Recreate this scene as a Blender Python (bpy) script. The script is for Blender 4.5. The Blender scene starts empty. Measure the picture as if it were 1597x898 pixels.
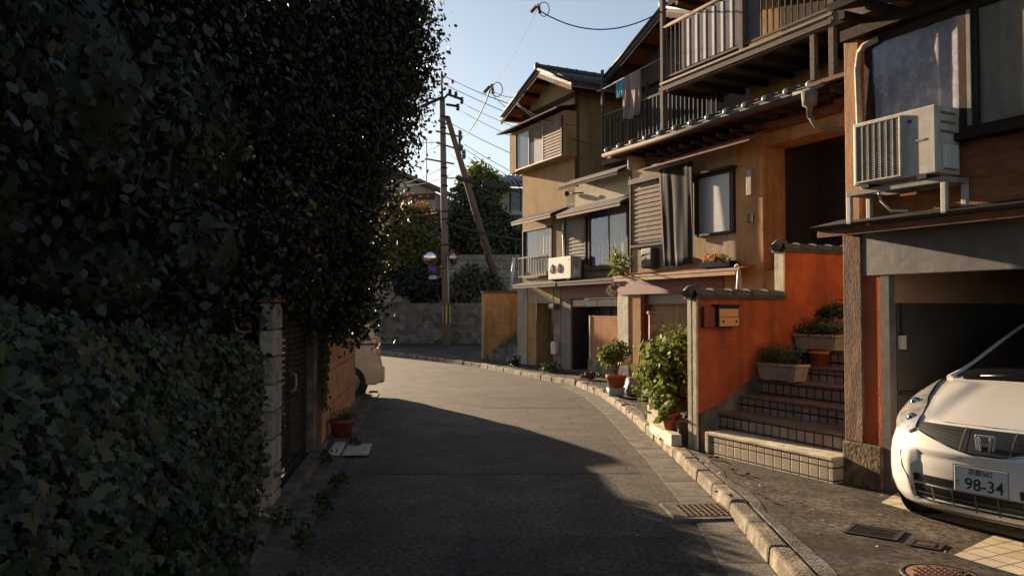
import bpy, bmesh, math, random
import numpy as np
from mathutils import Vector, Matrix, noise
random.seed(7); rng = np.random.default_rng(7)
R = math.radians
S = bpy.context.scene
COL = S.collection

# ------------------------------------------------------------------ camera
cd = bpy.data.cameras.new("camera"); cam = bpy.data.objects.new("camera", cd); COL.objects.link(cam)
cd.sensor_width = 36; cd.lens = 28.0; cd.clip_start = .05; cd.clip_end = 2000
cam.location = (0, 0, 1.65); PITCH = math.atan(36/1242.); cam.rotation_euler = (R(90)+PITCH, 0, 0)
S.camera = cam
# ------------------------------------------------------------------ light
SUN_AZ, SUN_EL = -34.0, 13.0      # azimuth from +Y, negative = left
W = bpy.data.worlds.new("World"); S.world = W; W.use_nodes = True
nt = W.node_tree; bg = nt.nodes["Background"]
sky = nt.nodes.new("ShaderNodeTexSky"); sky.sky_type = 'NISHITA'; sky.sun_disc = False
sky.sun_elevation = R(SUN_EL); sky.sun_rotation = R(SUN_AZ)
sky.air_density = 1.0; sky.dust_density = .6; sky.ozone_density = 1.6
shs = nt.nodes.new('ShaderNodeHueSaturation'); shs.inputs['Saturation'].default_value = .72; nt.links.new(sky.outputs[0], shs.inputs['Color']); nt.links.new(shs.outputs[0], bg.inputs[0]); bg.inputs[1].default_value = .051
sl = bpy.data.lights.new("sun", 'SUN'); sl.energy = 5.0; sl.angle = R(.6); sl.color = (1, .76, .50)
so = bpy.data.objects.new("sun", sl); COL.objects.link(so)
sd = Vector((math.sin(R(SUN_AZ))*math.cos(R(SUN_EL)), math.cos(R(SUN_AZ))*math.cos(R(SUN_EL)), math.sin(R(SUN_EL))))
so.rotation_euler = sd.to_track_quat('Z', 'Y').to_euler(); so.location = sd*40
S.view_settings.view_transform = 'Standard'; S.view_settings.look = 'None'
S.view_settings.exposure = 1.62; S.view_settings.gamma = 1
S.render.resolution_x = 1024; S.render.resolution_y = 575

# ------------------------------------------------------------------ measuring helpers (metres in the street)
def ray(px, py):
    a = (px-798.5)/1242.; b = (449-py)/1242.
    return (a, math.cos(PITCH)-b*math.sin(PITCH), math.sin(PITCH)+b*math.cos(PITCH))
def gp(px, py, z=0.):
    d = ray(px, py); t = (z-1.65)/d[2]; return Vector((d[0]*t, d[1]*t, z))
def at(px, py, Y):
    d = ray(px, py); t = Y/d[1]; return Vector((d[0]*t, Y, 1.65+d[2]*t))
class Frame:
    """a house front: x runs along it towards the viewer, y goes into the house, z up"""
    def __init__(s, O, az=26.5):
        a = R(az); s.O = Vector((O[0], O[1], 0)); s.u = Vector((math.sin(a), -math.cos(a), 0)); s.w = Vector((math.cos(a), math.sin(a), 0)); s.rz = a-math.pi/2
    def px(s, x, y, off=0.):
        d = ray(x, y); t = (s.O.dot(s.w)+off)/(d[0]*s.w[0]+d[1]*s.w[1]); P = Vector((d[0]*t, d[1]*t, 0))
        return (P-s.O).dot(s.u), 1.65+d[2]*t
    def r(s, x0, x1, yt, yb, off=0., right=False):
        """extent of a rectangle: heights read at its left (or right) edge"""
        xr = x1 if right else x0
        return s.px(x0, yt, off)[0], s.px(x1, yt, off)[0], s.px(xr, yb, off)[1], s.px(xr, yt, off)[1]
    def W(s, u, v, z=0.):
        return s.O+s.u*u+s.w*v+Vector((0, 0, z))
F1 = Frame(gp(1345, 757, .1)); F2 = Frame(gp(975, 592, .1)); F3 = Frame(gp(820, 568, .1))

# ------------------------------------------------------------------ materials
MC = {}
def mat(key, col, rough=.8, col2=None, sc=6., amt=.5, bump=0., bsc=40., metal=0., spec=.35, det=6., coat=0., stretch=None, island=0., trans=0., grime=0.):
    if key in MC: return MC[key]
    m = bpy.data.materials.new(key); m.use_nodes = True; n = m.node_tree; L = n.links; b = n.nodes["Principled BSDF"]
    b.inputs["Roughness"].default_value = rough; b.inputs["Metallic"].default_value = metal
    b.inputs["Specular IOR Level"].default_value = spec; b.inputs["Coat Weight"].default_value = coat
    tc = n.nodes.new("ShaderNodeTexCoord"); out = tc.outputs["Object"]
    if stretch:
        mp = n.nodes.new("ShaderNodeMapping"); mp.inputs["Scale"].default_value = stretch; L.new(out, mp.inputs[0]); out = mp.outputs[0]
    c2 = col2 if col2 else tuple(c*.7 for c in col)
    nz = n.nodes.new("ShaderNodeTexNoise"); nz.inputs["Scale"].default_value = sc; nz.inputs["Detail"].default_value = det; nz.inputs["Roughness"].default_value = .65; L.new(out, nz.inputs["Vector"])
    rp = n.nodes.new("ShaderNodeMapRange"); rp.inputs["From Min"].default_value = .35; rp.inputs["From Max"].default_value = .68; rp.inputs["To Max"].default_value = amt*1.6; rp.clamp = True; L.new(nz.outputs["Fac"], rp.inputs["Value"])
    mx = n.nodes.new("ShaderNodeMix"); mx.data_type = 'RGBA'; mx.inputs[6].default_value = (*col, 1); mx.inputs[7].default_value = (*c2, 1); L.new(rp.outputs[0], mx.inputs[0])
    res = mx.outputs[2]
    if grime:   # vertical runs of dirt
        mp2 = n.nodes.new("ShaderNodeMapping"); mp2.inputs["Scale"].default_value = (5, 5, .5); L.new(tc.outputs["Object"], mp2.inputs[0])
        g = n.nodes.new("ShaderNodeTexNoise"); g.inputs["Scale"].default_value = 1.6; g.inputs["Detail"].default_value = 8; L.new(mp2.outputs[0], g.inputs["Vector"])
        gr = n.nodes.new("ShaderNodeMapRange"); gr.inputs["From Min"].default_value = .48; gr.inputs["From Max"].default_value = .75; gr.inputs["To Max"].default_value = grime; L.new(g.outputs["Fac"], gr.inputs["Value"])
        m2 = n.nodes.new("ShaderNodeMix"); m2.data_type = 'RGBA'; L.new(gr.outputs[0], m2.inputs[0]); L.new(res, m2.inputs[6]); m2.inputs[7].default_value = (.05, .04, .03, 1); res = m2.outputs[2]
    if island:
        ge = n.nodes.new("ShaderNodeNewGeometry"); hs = n.nodes.new("ShaderNodeHueSaturation")
        mr = n.nodes.new("ShaderNodeMapRange"); mr.inputs["To Min"].default_value = 1-island; mr.inputs["To Max"].default_value = 1+island; L.new(ge.outputs["Random Per Island"], mr.inputs["Value"])
        L.new(mr.outputs[0], hs.inputs["Value"]); L.new(res, hs.inputs["Color"]); res = hs.outputs[0]
    L.new(res, b.inputs["Base Color"])
    if bump:
        nb = n.nodes.new("ShaderNodeTexNoise"); nb.inputs["Scale"].default_value = bsc; nb.inputs["Detail"].default_value = 6; L.new(out, nb.inputs["Vector"])
        bp = n.nodes.new("ShaderNodeBump"); bp.inputs["Strength"].default_value = min(1, bump); bp.inputs["Distance"].default_value = .012; L.new(nb.outputs["Fac"], bp.inputs["Height"]); L.new(bp.outputs[0], b.inputs["Normal"])
    if trans:
        tr = n.nodes.new("ShaderNodeBsdfTranslucent"); L.new(res, tr.inputs["Color"]); ms = n.nodes.new("ShaderNodeMixShader"); ms.inputs[0].default_value = trans
        L.new(b.outputs[0], ms.inputs[1]); L.new(tr.outputs[0], ms.inputs[2]); L.new(ms.outputs[0], n.nodes["Material Output"].inputs[0])
    MC[key] = m; return m
def glassmat(key, tint=(.02, .025, .03), rough=.08):
    return mat(key, tint, rough, tint, spec=.6, amt=0)
def brickmat(key, c1, c2, mortar, bw, bh, ms, rough=.5, bump=.6, off=0., plane='xz', vary=.3):
    """tile/block pattern: real joints drawn by a brick texture in metres"""
    if key in MC: return MC[key]
    m = bpy.data.materials.new(key); m.use_nodes = True; n = m.node_tree; L = n.links; b = n.nodes["Principled BSDF"]; b.inputs["Roughness"].default_value = rough
    tc = n.nodes.new("ShaderNodeTexCoord"); sp = n.nodes.new("ShaderNodeSeparateXYZ"); cb = n.nodes.new("ShaderNodeCombineXYZ"); L.new(tc.outputs["Object"], sp.inputs[0])
    i = {'x': 0, 'y': 1, 'z': 2}; L.new(sp.outputs[i[plane[0]]], cb.inputs[0]); L.new(sp.outputs[i[plane[1]]], cb.inputs[1])
    br = n.nodes.new("ShaderNodeTexBrick"); L.new(cb.outputs[0], br.inputs["Vector"]); br.offset = off; br.squash = 1
    br.inputs["Scale"].default_value = 1; br.inputs["Brick Width"].default_value = bw; br.inputs["Row Height"].default_value = bh; br.inputs["Mortar Size"].default_value = ms; br.inputs["Mortar Smooth"].default_value = .2
    br.inputs["Color1"].default_value = (*c1, 1); br.inputs["Color2"].default_value = (*c2, 1); br.inputs["Mortar"].default_value = (*mortar, 1)
    nz = n.nodes.new("ShaderNodeTexNoise"); nz.inputs["Scale"].default_value = 5; nz.inputs["Detail"].default_value = 8; L.new(tc.outputs["Object"], nz.inputs["Vector"])
    mr = n.nodes.new("ShaderNodeMapRange"); mr.inputs["From Min"].default_value = .3; mr.inputs["From Max"].default_value = .7; mr.inputs["To Min"].default_value = 1-vary; mr.inputs["To Max"].default_value = 1; L.new(nz.outputs[0], mr.inputs[0])
    hs = n.nodes.new("ShaderNodeHueSaturation"); L.new(br.outputs["Color"], hs.inputs["Color"]); L.new(mr.outputs[0], hs.inputs["Value"]); L.new(hs.outputs[0], b.inputs["Base Color"])
    bp = n.nodes.new("ShaderNodeBump"); bp.inputs["Strength"].default_value = bump; bp.inputs["Distance"].default_value = .006; bp.invert = True; L.new(br.outputs["Fac"], bp.inputs["Height"]); L.new(bp.outputs[0], b.inputs["Normal"])
    MC[key] = m; return m

def asphalt(key, base, k=1.):
    m = bpy.data.materials.new(key); m.use_nodes = True; n = m.node_tree; L = n.links; b = n.nodes["Principled BSDF"]
    tc = n.nodes.new("ShaderNodeTexCoord"); O = tc.outputs["Object"]
    def nz(sc, det=6, st=None):
        v = O
        if st: mp = n.nodes.new("ShaderNodeMapping"); mp.inputs["Scale"].default_value = st; L.new(O, mp.inputs[0]); v = mp.outputs[0]
        t = n.nodes.new("ShaderNodeTexNoise"); t.inputs["Scale"].default_value = sc; t.inputs["Detail"].default_value = det; L.new(v, t.inputs["Vector"]); return t.outputs["Fac"]
    def mrg(f, a, c, lo, hi):
        t = n.nodes.new("ShaderNodeMapRange"); t.inputs["From Min"].default_value = a; t.inputs["From Max"].default_value = c; t.inputs["To Min"].default_value = lo; t.inputs["To Max"].default_value = hi; L.new(f, t.inputs[0]); return t.outputs[0]
    def mul(a, c):
        t = n.nodes.new("ShaderNodeMath"); t.operation = 'MULTIPLY'; L.new(a, t.inputs[0]); L.new(c, t.inputs[1]); return t.outputs[0]
    big = mrg(nz(.55, 5), .3, .7, 1-.28*k, 1.2); med = mrg(nz(2.2, 9), .34, .66, max(.25, 1-.32*k), 1.2); fine = mrg(nz(26, 5), .36, .64, .30, 1.75); v = mul(mul(big, med), fine)
    # bright stone chips
    vo = n.nodes.new("ShaderNodeTexVoronoi"); vo.inputs["Scale"].default_value = 60; L.new(O, vo.inputs["Vector"]); chip = mrg(vo.outputs["Distance"], .0, .30, 2.6, .9); v = mul(v, chip)
    # cracks
    vc = n.nodes.new("ShaderNodeTexVoronoi"); vc.feature = 'DISTANCE_TO_EDGE'; vc.inputs["Scale"].default_value = .33
    wv = n.nodes.new("ShaderNodeTexNoise"); wv.inputs["Scale"].default_value = 2.2; wv.inputs["Detail"].default_value = 6; L.new(O, wv.inputs["Vector"])
    ad = n.nodes.new("ShaderNodeVectorMath"); ad.operation = 'MULTIPLY_ADD'; ad.inputs[1].default_value = (.6, .6, .6); L.new(wv.outputs["Color"], ad.inputs[0]); L.new(O, ad.inputs[2]); L.new(ad.outputs[0], vc.inputs["Vector"])
    ck = mrg(vc.outputs["Distance"], .0, .006, .35, 1.0); v = mul(v, ck)
    mx = n.nodes.new("ShaderNodeMix"); mx.data_type = 'RGBA'; mx.blend_type = 'MULTIPLY'; mx.inputs[0].default_value = 1; mx.inputs[6].default_value = (*base, 1); L.new(v, mx.inputs[7]); L.new(mx.outputs[2], b.inputs["Base Color"])
    b.inputs["Roughness"].default_value = .8; b.inputs["Specular IOR Level"].default_value = .3
    bp = n.nodes.new("ShaderNodeBump"); bp.inputs["Strength"].default_value = .55; bp.inputs["Distance"].default_value = .006; L.new(nz(120, 3), bp.inputs["Height"]); L.new(bp.outputs[0], b.inputs["Normal"])
    MC[key] = m; return m

ASPH = asphalt('asphalt', (.072, .060, .050)); ASPH2 = asphalt('asphalt_dark', (.050, .040, .033)); ASPH3 = asphalt('asphalt_stained', (.075, .058, .044), 2.4)
CONC = mat('concrete', (.29, .245, .19), .92, (.11, .09, .065), 5, .9, 1., 45)
CONCD = mat('concrete_dirty', (.20, .18, .155), .92, (.07, .062, .05), 5, .9, .8, 45, grime=.6)
GUT = mat('gutter_concrete', (.17, .15, .125), .9, (.075, .065, .05), 4, .9, .6, 50)
ORG = mat('orange_render', (.46, .105, .034), .93, (.30, .062, .022), 2.2, .9, 1., 70, grime=.5)
OCH = mat('ochre_render', (.42, .225, .085), .92, (.29, .155, .06), 3, .7, .8, 90, grime=.45)
YEL = mat('yellow_render', (.40, .265, .13), .92, (.26, .17, .085), 2, .9, .6, 80, grime=.35)
TAN = mat('tan_stucco', (.40, .31, .20), .95, (.29, .22, .14), 4, .6, .9, 80, grime=.35)
TAN2 = mat('golden_stucco', (.40, .26, .13), .95, (.31, .20, .09), 2.5, .7, .9, 90, grime=.4)
PEACH = mat('peach_render', (.42, .20, .10), .93, (.29, .12, .055), 4, .6, .6, 80, grime=.35)
CREAM = mat('cream_paint', (.62, .55, .42), .8, (.38, .32, .22), 7, .6, .4, 60, grime=.4)
WOODD = mat('dark_wood', (.050, .030, .020), .85, (.025, .015, .010), 3, .6, .5, 30, stretch=(12, 12, 1), spec=.15)
WOODR = mat('red_brown_wood', (.20, .065, .03), .72, (.09, .03, .016), 3, .7, .5, 30, stretch=(1, 10, 10))
WOODO = mat('orange_wood', (.36, .14, .05), .7, (.20, .08, .03), 3, .6, .4, 30, stretch=(1, 8, 8))
WOODB = mat('weathered_wood', (.23, .13, .08), .88, (.085, .045, .03), 3.5, .9, 1., 45, stretch=(3, 3, .6), grime=.5)
METG = mat('grey_metal', (.15, .14, .135), .75, (.09, .08, .075), 5, .7, .1, 20, spec=.2, grime=.3)
METD = mat('dark_metal', (.04, .033, .029), .7, (.022, .018, .016), 5, .5, .1, 30, spec=.22)
METB = mat('bronze_metal', (.075, .05, .037), .75, (.045, .03, .024), 5, .5, .1, 30, spec=.2)
METL = mat('light_metal', (.33, .30, .27), .65, (.20, .18, .15), 8, .7, .1, 30, spec=.25, grime=.3)
MAROON = mat('maroon_paint', (.17, .035, .025), .6, (.11, .022, .018), 4, .5, .2, 40, grime=.3)
WHT = mat('white_plastic', (.72, .70, .66), .45, (.55, .52, .47), 8, .5, grime=.2)
WHTD = mat('white_dirty', (.55, .52, .47), .6, (.36, .32, .27), 7, .6, grime=.3)
BLK = mat('black_plastic', (.012, .012, .013), .5, (.02, .02, .02), 10, .5)
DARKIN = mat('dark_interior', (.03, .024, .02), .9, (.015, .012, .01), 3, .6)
TILE = mat('roof_tile', (.075, .070, .072), .6, (.04, .037, .038), 9, .7, .3, 50, spec=.35)
TILEB = mat('blue_roof_tile', (.05, .06, .10), .4, (.03, .035, .06), 9, .7, .3, 50)
GLASS = glassmat('window_glass'); GLASSL = mat('frosted_glass', (.34, .34, .36), .35, (.25, .25, .27), 5, .5, spec=.5)
TERRA = mat('terracotta', (.40, .12, .05), .85, (.26, .08, .035), 12, .5, .4, 60)
LEAFD = mat('leaf_dark', (.013, .019, .009), .42, (.022, .026, .010), 3, .7, spec=.35, island=.5, trans=.12)
LEAFM = mat('leaf_mid', (.038, .062, .020), .65, (.060, .078, .020), 3, .8, spec=.12, island=.45, trans=.25)
LEAFL = mat('leaf_bright', (.10, .15, .03), .55, (.15, .17, .035), 5, .8, spec=.08, island=.4, trans=.35)
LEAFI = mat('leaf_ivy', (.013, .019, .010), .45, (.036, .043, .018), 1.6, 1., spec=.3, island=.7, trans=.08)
LEAFR = mat('leaf_red', (.30, .06, .03), .5, (.30, .13, .04), 5, .9, island=.4, trans=.35)
SHOOT = mat('leaf_gold', (.17, .15, .035), .45, (.22, .14, .03), 5, .8, island=.4, trans=.4)
PALE_SPECK = mat('pale_speck', (.30, .24, .18), .5, (.20, .14, .10), 8, .6, island=.3)  # pale specks scattered through the dark crowns
BARK = mat('bark', (.10, .075, .055), .95, (.05, .035, .025), 6, .7, 1, 30, stretch=(6, 6, 1))
SOIL = mat('soil', (.05, .035, .022), .98, (.03, .02, .014), 20, .7, 1, 60)

# ------------------------------------------------------------------ mesh builder
class MB:
    def __init__(s): s.v = []; s.f = []; s.sm = []
    def add(s, vs, fs, smooth=False):
        o = len(s.v); s.v += [tuple(v) for v in vs]; s.f += [tuple(i+o for i in f) for f in fs]; s.sm += [smooth]*len(fs); return s
    def box(s, x0, x1, y0, y1, z0, z1):
        x0, x1 = sorted((x0, x1)); y0, y1 = sorted((y0, y1)); z0, z1 = sorted((z0, z1))
        return s.add([(x0, y0, z0), (x1, y0, z0), (x1, y1, z0), (x0, y1, z0), (x0, y0, z1), (x1, y0, z1), (x1, y1, z1), (x0, y1, z1)],
              [(0, 3, 2, 1), (4, 5, 6, 7), (0, 1, 5, 4), (1, 2, 6, 5), (2, 3, 7, 6), (3, 0, 4, 7)])
    def hexa(s, p): # 8 points, bottom 4 ccw then top 4
        return s.add(p, [(0, 3, 2, 1), (4, 5, 6, 7), (0, 1, 5, 4), (1, 2, 6, 5), (2, 3, 7, 6), (3, 0, 4, 7)])
    def prism(s, pts, a, b, ax='y', smooth=False):
        n = len(pts)
        def P(p, t): return (p[0], t, p[1]) if ax == 'y' else ((t, p[0], p[1]) if ax == 'x' else (p[0], p[1], t))
        vs = [P(p, a) for p in pts]+[P(p, b) for p in pts]
        return s.add(vs, [tuple(range(n)), tuple(range(2*n-1, n-1, -1))]+[(i, (i+1) % n, (i+1) % n+n, i+n) for i in range(n)], smooth)
    def tube(s, pts, r, n=8, smooth=True):
        pts = [Vector(p) for p in pts]; rs = r if isinstance(r, (list, tuple)) else [r]*len(pts); vs = []
        up = Vector((0, 0, 1)); prev = None
        for i, p in enumerate(pts):
            t = (pts[min(i+1, len(pts)-1)]-pts[max(i-1, 0)]).normalized()
            if prev is None: a = t.cross(up if abs(t.z) < .95 else Vector((1, 0, 0))).normalized()
            else: a = (prev-t*prev.dot(t)).normalized()
            prev = a; b = t.cross(a)
            vs += [p+(a*math.cos(2*math.pi*k/n)+b*math.sin(2*math.pi*k/n))*rs[i] for k in range(n)]
        m = len(pts); fs = [(i*n+k, i*n+(k+1) % n, (i+1)*n+(k+1) % n, (i+1)*n+k) for i in range(m-1) for k in range(n)]
        s.add(vs, fs, smooth); o = len(s.v)-len(vs)
        s.f += [tuple(o+k for k in range(n-1, -1, -1)), tuple(o+(m-1)*n+k for k in range(n))]; s.sm += [False]*2; return s
    def bar(s, a, b, w, h=None):
        h = h or w; a = Vector(a); b = Vector(b); t = (b-a).normalized(); u = t.cross(Vector((0, 0, 1)))
        u = Vector((1, 0, 0)) if u.length < .01 else u.normalized(); q = u.cross(t); u *= w/2; q *= h/2
        return s.hexa([a-u-q, a+u-q, b+u-q, b-u-q, a-u+q, a+u+q, b+u+q, b-u+q])
    def lathe(s, prof, n=20, c=(0, 0, 0), ax='z', smooth=True):
        vs = []
        for (r, h) in prof:
            for k in range(n):
                a = 2*math.pi*k/n; x, y = r*math.cos(a), r*math.sin(a)
                p = (x, y, h) if ax == 'z' else ((x, h, y) if ax == 'y' else (h, x, y)); vs.append((c[0]+p[0], c[1]+p[1], c[2]+p[2]))
        m = len(prof); fs = [(i*n+k, i*n+(k+1) % n, (i+1)*n+(k+1) % n, (i+1)*n+k) for i in range(m-1) for k in range(n)]
        fs += [tuple(range(n-1, -1, -1)), tuple((m-1)*n+k for k in range(n))]
        return s.add(vs, fs, smooth)
    def ball(s, c, r, n=8):
        rr = r if isinstance(r, (tuple, list)) else (r, r, r)
        prof = [(math.sin(math.pi*i/n), -math.cos(math.pi*i/n)) for i in range(n+1)]; prof[0] = (.001, -1); prof[-1] = (.001, 1)
        o = len(s.v); s.lathe(prof, n+2, (0, 0, 0)); s.v[o:] = [(c[0]+v[0]*rr[0], c[1]+v[1]*rr[1], c[2]+v[2]*rr[2]) for v in s.v[o:]]; return s
    def build(s, name, m, parent=None, bevel=0., kind=None, label=None, loc=None):
        me = bpy.data.meshes.new(name); me.from_pydata(s.v, [], s.f); me.polygons.foreach_set('use_smooth', s.sm); me.materials.append(m); me.update()
        bm = bmesh.new(); bm.from_mesh(me); bmesh.ops.recalc_face_normals(bm, faces=bm.faces); bm.to_mesh(me); bm.free()
        o = bpy.data.objects.new(name, me); COL.objects.link(o)
        if parent: o.parent = parent
        if kind: o['kind'] = kind
        if label: o['label'] = label
        if loc: o.location = loc
        if bevel:
            b = o.modifiers.new('bevel', 'BEVEL'); b.width = bevel; b.segments = 2; b.limit_method = 'ANGLE'; b.angle_limit = R(50)
        return o
def tag(o, label, cat, group=None):
    o['label'] = label; o['category'] = cat
    if group: o['group'] = group
    return o
def thing(name, label, cat, loc=(0, 0, 0), rz=0., group=None):
    o = bpy.data.objects.new(name, None); COL.objects.link(o); o.location = loc; o.rotation_euler = (0, 0, rz); o.empty_display_size = .2
    return tag(o, label, cat, group)
def B(name, m, parent, *boxes, bevel=0., **k):
    b = MB()
    for q in boxes: b.box(*q)
    return b.build(name, m, parent, bevel, **k)
def clone(o, parent=None):
    c = o.copy(); COL.objects.link(c); c.parent = parent
    for ch in [q for q in bpy.data.objects if q.parent == o]: clone(ch, c)
    return c

# ------------------------------------------------------------------ foliage
OVAL = [(0, 0), (.28, .25), (.30, .55), (0, 1.), (-.30, .55), (-.28, .25)]
IVY = [(0, 0), (.25, -.10), (.44, .06), (.36, .26), (.46, .50), (.20, .56), (.02, .98), (-.18, .58), (-.42, .46), (-.33, .28), (-.47, .10), (-.27, -.08)]
BLADE = [(-.04, 0), (.04, 0), (.05, .5), (0, 1), (-.05, .5)]
SMALL = [(0, 0), (.32, .5), (0, 1), (-.32, .5)]
def leaves(name, P, N, size, shape, m, parent=None, droop=.35, rand=.7, upn=None):
    P = np.asarray(P, float); n = len(P); N = np.asarray(N, float)
    nn = N+rng.normal(0, rand, (n, 3)); nn /= np.linalg.norm(nn, axis=1)[:, None]
    t = rng.normal(0, 1, (n, 3)); t[:, 2] -= droop*2; t -= nn*(t*nn).sum(1)[:, None]; t /= np.linalg.norm(t, axis=1)[:, None]
    b = np.cross(nn, t); sz = size*rng.uniform(.6, 1.35, n)
    k = len(shape); V = np.zeros((n, k, 3))
    for i, (x, y) in enumerate(shape):
        V[:, i] = P+(b*x+t*y+nn*(-.35*x*x*1.0-.12*y*y))*sz[:, None]
    me = bpy.data.meshes.new(name); me.vertices.add(n*k); me.vertices.foreach_set('co', V.reshape(-1))
    me.loops.add(n*k); me.loops.foreach_set('vertex_index', np.arange(n*k, dtype=np.int32)); me.polygons.add(n)
    me.polygons.foreach_set('loop_start', np.arange(0, n*k, k, dtype=np.int32)); me.polygons.foreach_set('loop_total', np.full(n, k, dtype=np.int32))
    me.materials.append(m); me.update(); me.validate()
    o = bpy.data.objects.new(name, me); COL.objects.link(o)
    if parent: o.parent = parent
    return o
def clump_points(clumps, n, per=14, spread=.16, shell=(.72, 1.05)):
    """leaf positions grouped in twigs spread through the outer volume of several lumps"""
    vol = np.array([r[0]*r[1]+r[1]*r[2]+r[0]*r[2] for c, r in clumps]); pr = vol/vol.sum(); nt_ = n//per
    idx = rng.choice(len(clumps), nt_, p=pr); C = np.array([c for c, r in clumps])[idx]; Rr = np.array([r for c, r in clumps])[idx]
    d = rng.normal(0, 1, (nt_, 3)); d /= np.linalg.norm(d, axis=1)[:, None]; rad = rng.uniform(shell[0], shell[1], nt_)
    # uneven outline
    bmp = np.array([noise.noise(Vector(q)*2.1) for q in (C+d*Rr)*.8]); rad = rad*(1+.30*bmp)
    T = C+d*Rr*rad[:, None]; P = np.repeat(T, per, 0)+rng.normal(0, spread, (nt_*per, 3)); N = np.repeat(d, per, 0)+np.array([0, 0, .5]); return P, N
def blob(mb, c, r, seed=0, sub=3):
    bm = bmesh.new(); bmesh.ops.create_icosphere(bm, subdivisions=sub, radius=1)
    vs = [];
    for v in bm.verts:
        k = 1+.28*noise.noise(v.co*1.7+Vector((seed*3.1, 0, 0))); vs.append((c[0]+v.co.x*r[0]*k, c[1]+v.co.y*r[1]*k, c[2]+v.co.z*r[2]*k))
    fs = [tuple(v.index for v in f.verts) for f in bm.faces]; bm.free(); mb.add(vs, fs, True)
def limb_tree(parent, base, top, r0, clumps, m=BARK):
    b = MB(); base = Vector(base); top = Vector(top); mid = base.lerp(top, .5)+Vector((.08, -.05, 0))
    b.tube([base, mid, top], [r0*1.25, r0, r0*.7], 9)
    for i, (c, r) in enumerate(clumps[:30]):
        s = base.lerp(top, .55+.45*(i % 3)/3); e = Vector(c); k = s.lerp(e, .5)+Vector((0, 0, .12)); b.tube([s, k, e], [r0*.55, r0*.35, r0*.12], 6)
    return b.build('trunk', m, parent)
def tree(name, label, base, clumps, n, size, m, cat='tree', group=None, r0=.12, shape=OVAL, core=.62, per=14, spread=.16, top=None, extra=None, shell=(.72, 1.05)):
    t = thing(name, label, cat, base, 0, group); b0 = Vector(base)
    cl = [((c[0]-b0.x, c[1]-b0.y, c[2]-b0.z), r) for c, r in clumps]
    P, N = clump_points(cl, n, per, spread, shell); leaves('crown', P, N, size, shape, m, t)
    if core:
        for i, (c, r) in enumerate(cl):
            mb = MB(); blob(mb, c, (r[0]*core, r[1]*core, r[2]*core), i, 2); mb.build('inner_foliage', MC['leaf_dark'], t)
    if extra:
        for (m2, n2, s2, cls2) in extra:
            P, N = clump_points([((c[0]-b0.x, c[1]-b0.y, c[2]-b0.z), r) for c, r in cls2], n2, 8, spread, (.85, 1.12)); leaves('bright_foliage', P, N, s2, shape, m2, t)
    zt = top if top else max(.3, min(c[2] for c, r in cl))
    limb_tree(t, (0, 0, -.05), (0, 0, zt), r0, cl); return t

# =================================================================== THE SETTING
def sheet(name, pts, z, m):
    b = MB(); b.add([(x, y, z) for x, y in pts], [tuple(range(len(pts)))]); return b.build(name, m, kind='structure')
sheet('ground', [(-400, -300), (400, -300), (400, 600), (-400, 600)], -.03, ASPH2)
KERB = [(1.22, -4), (1.40, 0), (1.58, 4.0), (1.75, 6.5), (1.79, 9.0), (1.79, 12.6), (1.70, 15.4), (1.38, 17.6), (-.95, 23.4), (-5.3, 31.3), (-9.5, 38)]
LK = [(-1.1, -4), (-1.2, 1), (-1.42, 5.2), (-2.05, 10.5), (-2.66, 16.0)]
road = [(x, y) for x, y in KERB]+[(-30, 38), (-30, 16.6), (-2.8, 16.6)]+[(x, y) for x, y in reversed(LK)]
sheet('road', road, 0, ASPH)
sheet('pavement', [(x+.1, y+.03) for x, y in KERB]+[(-30, 38.1), (20, 45), (20, -4)], .1, ASPH3)
# kerb stones along the right
def along(poly, step, gap=.006):
    out = []
    for (a, b) in zip(poly[:-1], poly[1:]):
        a = Vector((*a, 0)); b = Vector((*b, 0)); n = max(1, round((b-a).length/step))
        for i in range(n):
            p = a.lerp(b, i/n); q = a.lerp(b, (i+1)/n); t = (q-p).normalized(); out.append((p+t*gap, q-t*gap, t))
    return out
kb = MB()
for i, (p, q, t) in enumerate(along(KERB, .6)):
    nrm = Vector((t.y, -t.x, 0)); w = .16; h = .118+random.uniform(-.010, .010); j = random.uniform(-.010, .010); p = p+nrm*j; q = q+nrm*j
    kb.hexa([p+Vector((0, 0, -.1)), p+nrm*w+Vector((0, 0, -.1)), q+nrm*w+Vector((0, 0, -.1)), q+Vector((0, 0, -.1)),
             p+nrm*.02+Vector((0, 0, h)), p+nrm*w+Vector((0, 0, h)), q+nrm*w+Vector((0, 0, h)), q+nrm*.02+Vector((0, 0, h))])
kb.build('kerb', CONC, bevel=.022, kind='structure')
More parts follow.
